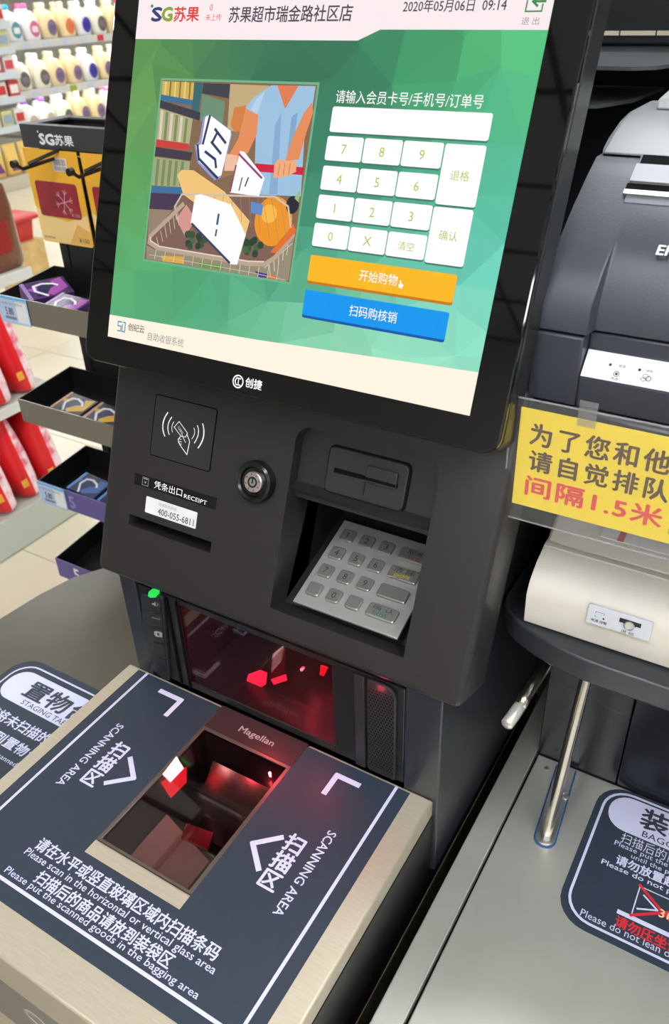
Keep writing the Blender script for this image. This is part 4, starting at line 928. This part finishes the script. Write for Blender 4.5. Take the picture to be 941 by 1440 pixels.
# hooks and gift cards
def hook(x, z):
    MB().tube([(x, 0.952, z), (x, 0.93, z), (x, 0.870, z - 0.004), (x, 0.860, z + 0.004)], 0.0028, 8).tube([(x + 0.012, 0.952, z + 0.012), (x + 0.012, 0.93, z + 0.012), (x + 0.004, 0.880, z + 0.002)], 0.0028, 8) \
        .lathe([(0.0, -0.004), (0.0055, -0.004), (0.0055, 0.004), (0.0, 0.004)], 12, frame((x, 0.857, z + 0.005), (1, 0, 0), (0, 0, 1))).build('hook', M('hook black', (16, 16, 16), 0.3), rk, smooth=True)
hook(-1.066, 1.233); hook(-0.952, 1.230)
MB().tube([(-1.055, 0.9345, 1.2395), (-0.90, 0.9345, 1.2365)], 0.0012, 6).build('cross_wire', silver, rk)
gc_lab = ('yellow hanging gift card pack with a dark red snowflake card on the rack hook', 'yellow hanging gift card pack beside the first, half behind the monitor edge')
def giftcard(x, lab):
    c = thing('gift_card_pack', lab, 'gift card', (x + 0.058, 0.932, 1.104), 'gift cards on the rack')
    F_ = FY(0.9335)
    z0, z1 = 1.1035, 1.2450
    bk = MB().prism([(x, z1), (x + 0.003, z0 + 0.004), (x + 0.008, z0), (x + 0.112, z0), (x + 0.117, z0 + 0.004), (x + 0.1165, z1)], 0, 0.0012, F_).build('backing_card', M('orange card', (240, 178, 50), 0.5), c)
    MB().prism([(x + 0.004, z0 + 0.001), (x + 0.116, z0 + 0.001), (x + 0.116, z0 + 0.050), (x + 0.070, z0 + 0.036), (x + 0.030, z0 + 0.042), (x + 0.002, z0 + 0.055)], 0.0012, 0.0014, F_).build('pale_lower_print', M('pale orange', (244, 208, 138), 0.5), bk)
    MB().prism([(x + 0.066, z0 + 0.002), (x + 0.116, z0 + 0.002), (x + 0.116, z0 + 0.024), (x + 0.090, z0 + 0.034)], 0.0014, 0.0015, F_).build('facet_print', M('tan orange', (232, 180, 92), 0.5), bk)
    cd = MB().prism(rr(x + 0.0135, z0 + 0.042, x + 0.1035, z0 + 0.095, 0.005), 0.0014, 0.0024, F_).build('red_card', M('dark red card', (150, 34, 48), 0.35, var=0.25, scale=22), c)
    sf = MB(); sx, sz = x + 0.072, z0 + 0.066
    for k in range(3):
        a = math.pi / 3 * k + 0.25
        sf.stroke([(sx - 0.019 * math.cos(a), sz - 0.019 * math.sin(a)), (sx + 0.019 * math.cos(a), sz + 0.019 * math.sin(a))], 0.0016, 0.0026, F_)
        for s_ in (-1, 1):
            for d_ in (0.6, -0.6):
                px, pz_ = sx + s_ * 0.012 * math.cos(a), sz + s_ * 0.012 * math.sin(a)
                sf.stroke([(px, pz_), (px + s_ * 0.007 * math.cos(a + d_), pz_ + s_ * 0.007 * math.sin(a + d_))], 0.0013, 0.0027, F_)
    sf.build('snowflake_print', M('rose print', (206, 150, 160), 0.5), cd)
    text('¥100', F_, x + 0.083, z0 + 0.045, x + 0.101, z0 + 0.0505, M('rose print', (206, 150, 160), 0.5), cd, z=0.0026)
    text('¥100', F_, x + 0.088, z0 + 0.006, x + 0.110, z0 + 0.013, M('brown print', (92, 62, 38), 0.6), bk, z=0.0017)
    text('购物卡使用须知说明', F_, x + 0.008, z0 + 0.006, x + 0.034, z0 + 0.0095, M('brown print', (92, 62, 38), 0.6), bk, z=0.0017)
    br = MB().box(x + 0.062, x + 0.092, z1 - 0.030, z1 - 0.010, 0.0014, 0.0018, F_).build('barcode_label', M('label pale', (226, 218, 204), 0.5), c)
    bb = MB(); xx = x + 0.065
    while xx < x + 0.089:
        w_ = random.choice((0.0006, 0.0011)); bb.flat([(xx, z1 - 0.021), (xx + w_, z1 - 0.021), (xx + w_, z1 - 0.012), (xx, z1 - 0.012)], 0.0020, F_); bb.flat([(xx, z1 - 0.029), (xx + w_, z1 - 0.029), (xx + w_, z1 - 0.0225), (xx, z1 - 0.0225)], 0.0020, F_); xx += w_ + 0.0009
    bb.build('barcode', M('barcode ink', (110, 100, 120), 0.5), br)
giftcard(-1.1330, gc_lab[0]); giftcard(-1.0085, gc_lab[1])
# gum packs
def gum(loc, rz, rx, body_c, accent, edge_c, lab):
    g = thing('gum_pack', lab, 'gum pack', loc, 'gum packs in the rack trays')
    o = ORIG[g]
    T_ = Matrix.Translation(o)
    MB().box(-0.036, 0.036, -0.024, 0.024, 0, 0.030, T_).build('pack', M('gum ' + str(body_c), body_c, 0.25), g, bevel=0.001)
    MB().prism([(-0.033, 0.004), (0.030, 0.022), (0.032, -0.008), (0.004, -0.022)], 0.030, 0.0302, T_).build('accent_print', M('gum accent ' + str(accent), accent, 0.25), g)
    MB().prism([(-0.022, -0.020), (-0.012, 0.010), (0.010, 0.016), (0.020, 0.004), (0.006, -0.002), (-0.006, -0.018)], 0.0302, 0.0304, T_).build('dark_print', M('gum navy', (34, 34, 78), 0.25), g)
    MB().stroke([(-0.006, -0.021), (-0.020, -0.004), (-0.018, 0.010), (-0.004, 0.013), (0.012, 0.008), (0.018, 0.002)], 0.0042, 0.0306, T_).build('swoosh_print', M('gum white', (225, 222, 232), 0.3), g)
    MB().box(-0.0362, -0.0300, -0.0242, 0.0242, 0.0005, 0.0303, T_).build('end_band', M('gum edge ' + str(edge_c), edge_c, 0.3), g)
    g.rotation_euler = (rx, 0, rz)
    return g
purple, magenta = (70, 42, 96), (160, 80, 170)
tilt = math.atan2(0.012, 0.122)
gum((-1.083, 0.876, TZ[0] - 0.024), 1.15, 0.30, purple, magenta, (150, 120, 170), 'purple gum pack lying crosswise in the top rack tray')
gum((-1.010, 0.856, TZ[0] - 0.034), -0.06, 0.18, purple, magenta, (150, 120, 170), 'purple gum pack lying straight in the top rack tray')
gum((-1.040, 0.853, TZ[1] - 0.034), -0.10, 0.18, (40, 36, 44), (214, 168, 40), (198, 140, 110), 'black and yellow gum pack in the second rack tray')
gum((-0.962, 0.849, TZ[1] - 0.034), -0.04, 0.18, (40, 36, 44), (214, 168, 40), (198, 140, 110), 'black and yellow gum pack tucked against the monitor side in the second tray')
gum((-1.045, 0.850, TZ[2] - 0.034), -0.10, 0.18, (36, 44, 84), (60, 104, 170), (90, 140, 200), 'blue gum pack behind the price tag in the third rack tray')
gum((-0.966, 0.847, TZ[2] - 0.034), -0.06, 0.18, (36, 44, 84), (60, 104, 170), (90, 140, 200), 'blue gum pack at the kiosk side of the third rack tray')

# ------------------------------------------------------------------ near gondola with red bags
gd = thing('gondola_shelf', 'pale grey gondola shelf with red bags and a brown bottle', 'shelf', (-2.15, 0.8, 0))
gm = M('gondola grey', (186, 190, 178), 0.45); gm2 = M('gondola edge white', (214, 214, 204), 0.4)
GY0, GY1 = -0.2, 1.53
MB().box(-2.38, -1.93, GY0, GY1, 0.002, 0.125).build('base_deck', gm, gd, bevel=0.004)
for z in (0.448, 0.800):
    b_ = MB().box(-2.36, -1.945, GY0, GY1, z - 0.022, z).build('shelf_board', gm, gd, bevel=0.002)
    MB().box(-1.945, -1.93, GY0, GY1, z - 0.028, z + 0.002).build('price_rail', gm2, b_, bevel=0.002)
MB().box(-2.40, -2.362, GY0, GY1, 0.0, 1.30).build('back_panel', gm, gd)
MB().box(-2.362, -2.33, GY1 - 0.03, GY1, 0.126, 1.30).build('upright', gm2, gd)
# red bags: one mesh shared by all
def bag_mat():
    m = bpy.data.materials.new('red bag film'); m.use_nodes = True; nt = m.node_tree; b = nt.nodes['Principled BSDF']
    b.inputs['Roughness'].default_value = 0.3
    tc = nt.nodes.new('ShaderNodeTexCoord'); sp_ = nt.nodes.new('ShaderNodeSeparateXYZ'); nt.links.new(tc.outputs['Object'], sp_.inputs[0])
    no = nt.nodes.new('ShaderNodeTexNoise'); no.inputs['Scale'].default_value = 38; nt.links.new(tc.outputs['Object'], no.inputs['Vector'])
    rp = nt.nodes.new('ShaderNodeValToRGB'); rp.color_ramp.elements[0].color = lin(226, 120, 140); rp.color_ramp.elements[1].color = lin(250, 222, 226)
    rp.color_ramp.elements[0].position = 0.38; rp.color_ramp.elements[1].position = 0.60
    nt.links.new(no.outputs['Fac'], rp.inputs['Fac'])
    r2 = nt.nodes.new('ShaderNodeValToRGB'); r2.color_ramp.interpolation = 'LINEAR'
    e = r2.color_ramp.elements; e[0].position = 0.56; e[0].color = (0, 0, 0, 1); e[1].position = 0.60; e[1].color = (1, 1, 1, 1)
    mr = nt.nodes.new('ShaderNodeMapRange'); mr.inputs['From Min'].default_value = -0.1; mr.inputs['From Max'].default_value = 0.1
    nt.links.new(sp_.outputs['X'], mr.inputs['Value']); nt.links.new(mr.outputs['Result'], r2.inputs['Fac'])
    mx = nt.nodes.new('ShaderNodeMix'); mx.data_type = 'RGBA'
    mx.inputs[6].default_value = lin(226, 32, 40)
    nt.links.new(rp.outputs['Color'], mx.inputs[7])
    geo = nt.nodes.new('ShaderNodeMath'); geo.operation = 'GREATER_THAN'; geo.inputs[1].default_value = -0.004   # printed stripe down one half of the front gusset
    nt.links.new(sp_.outputs['Y'], geo.inputs[0])
    ml = nt.nodes.new('ShaderNodeMath'); ml.operation = 'MULTIPLY'; nt.links.new(geo.outputs[0], ml.inputs[0]); nt.links.new(r2.outputs['Color'], ml.inputs[1])
    nt.links.new(ml.outputs[0], mx.inputs[0]); nt.links.new(mx.outputs[2], b.inputs['Base Color'])
    return m
bagm = bag_mat()
def bag_mesh(H=0.30, W=0.095, T_=0.043):
    rings = []
    for z, t, w_ in ((0.0, 0.62, 0.93), (0.008, 0.80, 0.99), (0.06, 0.95, 1.0), (0.13, 1.0, 0.98), (0.20, 0.85, 0.96), (0.25, 0.55, 0.97), (0.28, 0.14, 1.0), (0.30, 0.06, 1.0)):
        R_ = []
        for k in range(20):
            a = 2 * math.pi * k / 20; c_, s_ = math.cos(a), math.sin(a)
            R_.append((W * w_ * math.copysign(abs(c_) ** 0.55, c_), T_ * t * math.copysign(abs(s_) ** 0.8, s_), z / 0.30 * H))
        rings.append(R_)
    return MB().loft(rings)
bag0 = None
def bag(x, y, z, rz, ry, lab, grp, sx=0.0):
    global bag0
    if bag0 is None:
        bag0 = thing('detergent_bag', lab, 'bag', (x, y, z), grp)
        mb = bag_mesh(); mb.v = [v + ORIG[bag0] for v in mb.v]
        mb.build('bag_body', bagm, bag0, smooth='all')
        MB().prism([(-0.036, 0.045), (-0.014, 0.042), (-0.014, 0.068), (-0.036, 0.070)], 0.0, 0.0012, frame(ORIG[bag0] + Vector((0.0935, 0, 0)), (0, 1, 0), (0, 0, 1))).build('gold_mark', M('gold mark', (226, 160, 50), 0.4), bag0)
        o = bag0
    else: o = dup(bag0, (x, y, z), lab, group=grp)
    o.rotation_euler = (sx, ry, rz)
NTH = ('first', 'second', 'third', 'fourth', 'fifth', 'sixth', 'seventh', 'eighth')
for k in range(6):
    bag(-2.035 + 0.012 * (k % 2), 1.445 - 0.098 * k, 0.4495, 0.03 * (-1) ** k, -0.10 - 0.03 * (k % 3), 'red and pink detergent bag, %s from the gondola end on the middle shelf' % NTH[k], 'red bags on the middle shelf', 0.10)
for k in range(7):
    bag(-2.035 + 0.012 * ((k + 1) % 2), 1.465 - 0.098 * k, 0.1265, -0.03 * (-1) ** k, -0.08 - 0.03 * (k % 3), 'red and pink detergent bag, %s from the gondola end on the base deck' % NTH[k], 'red bags on the base deck', 0.10)
# brown oil bottle
ob = thing('oil_bottle', 'large brown bottle with red label on the gondola top shelf', 'bottle', (-2.02, 1.470, 0.8005))
def sq(a, b, z, cx=0, cy=0, n=24, e=0.6):
    return [(cx + a * math.copysign(abs(math.cos(2 * math.pi * k / n)) ** e, math.cos(2 * math.pi * k / n)), cy + b * math.copysign(abs(math.sin(2 * math.pi * k / n)) ** e, math.sin(2 * math.pi * k / n)), z) for k in range(n)]
TO = Matrix.Translation(ORIG[ob])
MB().loft([sq(0.062, 0.080, 0), sq(0.068, 0.086, 0.012), sq(0.066, 0.082, 0.16), sq(0.062, 0.074, 0.215), sq(0.045, 0.05, 0.245, e=0.9), sq(0.022, 0.022, 0.265, e=1), sq(0.02, 0.02, 0.285, e=1)], TO).build('bottle_body', M('amber plastic', (112, 58, 30), 0.18, coat=0.3), ob, smooth=True)
MB().loft([sq(0.0695, 0.0600, 0.05), sq(0.0695, 0.0600, 0.13)], TO).build('label', M('red label', (150, 26, 24), 0.4), ob, smooth=True)
MB().lathe([(0.026, 0.280), (0.026, 0.318), (0.0, 0.320)], 20, TO).build('cap', M('cap blue white', (190, 196, 214), 0.4), ob, smooth=True)

# red bin on a promotional carton further down the aisle
BCX, BCY = -3.80, 2.965
pb_ = thing('promotion_carton', 'yellow printed carton standing in the aisle under a red bin', 'carton', (BCX, BCY, 0))
MB().box(BCX - 0.09, BCX + 0.10, BCY - 0.09, BCY + 0.09, 0, 0.33).build('carton', M('yellow carton', (232, 196, 130), 0.5, var=0.2, scale=14), pb_, bevel=0.004)
MB().prism([(BCX - 0.07, 0.18), (BCX + 0.06, 0.18), (BCX, 0.30)], 0, 0.001, FY(BCY - 0.091)).build('carton_print', M('orange print', (226, 130, 70), 0.5), pb_)
rb = thing('red_bin', 'red plastic bin with wide rim on the yellow carton', 'bin', (BCX, BCY, 0.3305))
def sqr(a, z): return [(BCX + a * x, BCY + a * y, z) for x, y in rr(-1, -1, 1, 1, 0.25, 4)]
MB().loft([sqr(0.062, 0.3305), sqr(0.075, 0.43)]).build('bin_body', M('red plastic', (206, 48, 44), 0.35), rb, smooth=True)
MB().loft([sqr(0.085, 0.4305), sqr(0.108, 0.440), sqr(0.108, 0.452), sqr(0.085, 0.462)]).build('bin_rim', M('red plastic', (206, 48, 44), 0.35), rb, smooth=True)

# ------------------------------------------------------------------ far gondola with detergent bottles
fg = thing('gondola_shelf', 'far grey gondola shelf filled with white and cream detergent bottles', 'shelf', (-6.65, 6.4, 0))
fgm = M('far gondola grey', (190, 190, 186), 0.5)
FY0, FY1 = 5.36, 8.2
MB().box(-6.98, -6.94, FY0, FY1, 0, 1.75).build('back_panel', M('far back panel', (150, 154, 150), 0.6), fg)
MB().box(-6.94, -6.38, FY0, FY1, 0.002, 0.11).build('base_deck', M('far base', (205, 196, 178), 0.5), fg, bevel=0.004)
FZ = (1.085, 0.715, 0.375)
shl = M('shelf lamp strip', (255, 250, 238), 0.5, emit=22.0)
for z in FZ + (1.46,):
    b_ = MB().box(-6.94, -6.41, FY0, FY1, z - 0.03, z).build('shelf_board', fgm, fg, bevel=0.002)
    MB().box(-6.41, -6.39, FY0, FY1, z - 0.055, z + 0.004).build('price_rail', M('far price rail', (204, 204, 204), 0.4), b_)
    MB().box(-6.47, -6.44, FY0 + 0.02, FY1 - 0.02, z - 0.045, z - 0.031).build('shelf_lamp', shl, b_)
for k in range(9):
    MB().box(-6.3895, -6.388, 5.50 + k * 0.22, 5.58 + k * 0.22, 1.035, 1.085).build('price_card', M(('price card red' if k == 4 else 'price card grey'), ((206, 60, 66) if k == 4 else (190, 200, 214)), 0.5), fg)
    MB().box(-6.3895, -6.388, 5.50 + k * 0.22, 5.58 + k * 0.22, 0.665, 0.715).build('price_card', M(('price card green' if k == 2 else 'price card grey'), ((150, 170, 60) if k == 2 else (190, 200, 214)), 0.5), fg)
PROTO = {}
def make_bottle(kind, body_c, cap_c, lab_c, lab2, loc, label, grp):
    b = thing('detergent_bottle', label, 'bottle', loc, grp)
    Tm = Matrix.Translation(ORIG[b])
    def e(a, d, z, cy): return [(d * math.cos(t_), cy + a * math.sin(t_), z) for t_ in [2 * math.pi * k / 20 for k in range(20)]]
    rings = [e(0.074, 0.042, 0, 0), e(0.086, 0.050, 0.015, 0), e(0.088, 0.052, 0.11, 0), e(0.078, 0.050, 0.150, -0.010), e(0.056, 0.044, 0.185, -0.026), e(0.040, 0.036, 0.210, -0.034), e(0.026, 0.026, 0.228, -0.036), e(0.023, 0.023, 0.240, -0.036)]
    bm = M('bottle ' + kind, body_c, 0.3)
    MB().loft(rings, Tm).build('bottle_body', bm, b, smooth='all')
    MB().tube([(0, 0.0, 0.205), (0, 0.030, 0.200), (0, 0.058, 0.175), (0, 0.072, 0.140), (0, 0.074, 0.105)], 0.013, 10, Tm).build('handle', bm, b, smooth='all')
    MB().lathe([(0.028, 0.238), (0.027, 0.262), (0.022, 0.272), (0.0, 0.273)], 16, Tm @ Matrix.Translation((0, -0.036, 0))).build('cap', M('cap ' + kind, cap_c, 0.35), b, smooth=True)
    lf = frame(ORIG[b] + Vector((0.0505, 0, 0)), (0, 1, 0), (0, 0, 1))
    lp = MB().prism(ell(0.004, 0.085, 0.048, 0.062, 18), -0.006, 0.003, lf).build('label', M('label ' + kind, lab_c, 0.45), b)
    MB().prism(rr(-0.030, 0.060, 0.034, 0.105, 0.010, 3), 0.003, 0.0036, lf).build('label_panel', M('label panel ' + kind, lab2, 0.45), lp)
    return b
KINDS = {'blue': ((240, 240, 242), (40, 150, 190), (90, 150, 165), (235, 235, 240), 'white detergent bottle with teal label'),
         'pink': ((242, 240, 242), (232, 90, 150), (214, 110, 150), (240, 225, 232), 'white detergent bottle with pink label'),
         'purple': ((236, 214, 168), (240, 222, 180), (128, 108, 140), (110, 92, 126), 'cream detergent bottle with purple label'),
         'orange': ((236, 214, 168), (240, 222, 180), (214, 130, 70), (220, 110, 70), 'cream detergent bottle with orange label'),
         'navy': ((232, 230, 230), (245, 245, 245), (62, 58, 168), (50, 46, 140), 'white detergent bottle with deep blue label'),
         'grey': ((236, 232, 214), (250, 248, 240), (96, 100, 92), (130, 112, 128), 'pale detergent bottle with grey label'),
         'violet': ((246, 246, 246), (120, 70, 170), (190, 180, 160), (170, 160, 140), 'white detergent bottle with violet cap')}
ROWS_ = ((1.0855, 'top', ('blue', 'pink', 'purple', 'orange', 'navy', 'grey', 'purple', 'pink')),
         (0.7155, 'middle', ('grey', 'grey', 'purple', 'purple', 'navy', 'purple', 'grey', 'blue')),
         (0.3755, 'low', ('violet', 'violet', 'grey', 'purple', 'purple', 'pink', 'navy', 'blue')))
for z, rn, kinds in ROWS_:
    for k, kd in enumerate(kinds):
        for rank in (0, 1):
            x = -6.49 - 0.13 * rank; y = 5.50 + k * 0.205 + 0.05 * rank + random.uniform(-0.012, 0.012)
            B_ = KINDS[kd]
            lab = B_[4] + ', %s %s on the %s far shelf' % (NTH[k], 'in front' if rank == 0 else 'behind', rn)
            if kd not in PROTO: PROTO[kd] = make_bottle(kd, *B_[:4], (x, y, z), lab, 'detergent bottles on the far gondola')
            else: dup(PROTO[kd], (x, y, z), lab, rotz=random.uniform(-0.12, 0.12))
# small boxes on the bay beside it
f2 = thing('gondola_shelf', 'narrow gondola bay stacked with small red and white boxes', 'shelf', (-6.55, 4.9, 0))
MB().box(-6.80, -6.77, 4.2, 5.33, 0, 1.6).build('back_panel', fgm, f2)
MB().box(-6.77, -6.28, 4.2, 5.33, 0.002, 0.10).build('base_deck', M('far base', (205, 196, 178), 0.5), f2)
BZ = (1.245, 1.065, 0.885, 0.705, 0.49)
for z in BZ:
    b_ = MB().box(-6.77, -6.31, 4.2, 5.33, z - 0.025, z).build('shelf_board', fgm, f2)
    MB().box(-6.31, -6.295, 4.2, 5.33, z - 0.05, z + 0.003).build('price_rail', M('pale blue rail', (206, 212, 222), 0.4), b_)
boxc = (((226, 226, 220), (205, 60, 60), 'white box with red panel'), ((214, 206, 150), (150, 170, 190), 'pale yellow box with blue panel'), ((230, 224, 224), (214, 80, 90), 'white box with rose panel'), ((200, 60, 60), (236, 230, 226), 'red box with white panel'))
BP = {}
for r_, z in enumerate(BZ):
    for k in range(5):
        ci = (r_ + k) % 4; y = 5.26 - k * 0.135; x = -6.38
        c1, c2, nm = boxc[ci]
        lab = '%s, %s from the bay end, shelf %s from the top' % (nm, NTH[k], ('one', 'two', 'three', 'four', 'five')[r_])
        if ci not in BP:
            b = thing('product_box', lab, 'box', (x, y, z + 0.0005), 'small boxes in the narrow bay')
            o = ORIG[b]
            MB().box(-0.055, 0.055, -0.055, 0.055, 0, 0.115, Matrix.Translation(o)).build('carton', M('box %d' % ci, c1, 0.5), b, bevel=0.002)
            MB().box(0.0551, 0.0565, -0.042, 0.042, 0.020, 0.085, Matrix.Translation(o)).build('print_panel', M('box panel %d' % ci, c2, 0.5), b)
            BP[ci] = b
        else: dup(BP[ci], (x, y, z + 0.0005), lab)
for k in range(4):
    yk = 5.25 - k * 0.16
    b = thing('snack_bag', 'yellow snack bag, %s from the bay end on the narrow bay base' % NTH[k], 'bag', (-6.36, yk, 0.102), 'yellow bags in the narrow bay')
    o = ORIG[b]
    MB().loft([[(o.x + 0.045 * t_ * math.cos(a), o.y + 0.07 * w_ * math.copysign(abs(math.sin(a)) ** 0.6, math.sin(a)), o.z + z_) for a in [2 * math.pi * i / 16 for i in range(16)]] for z_, t_, w_ in ((0, 0.5, 0.9), (0.02, 0.9, 1), (0.12, 1, 0.95), (0.2, 0.5, 0.95), (0.235, 0.06, 1), (0.25, 0.06, 1))]).build('bag_body', M('yellow film', (236, 200, 110), 0.35), b, smooth='all')
    MB().prism([(-0.04, 0.04), (0.04, 0.04), (0.0, 0.13)], 0, 0.002, frame(o + Vector((0.044, 0, 0)), (0, 1, 0), (0, 0, 1))).build('bag_print', M('purple print', (120, 60, 130), 0.4), b)
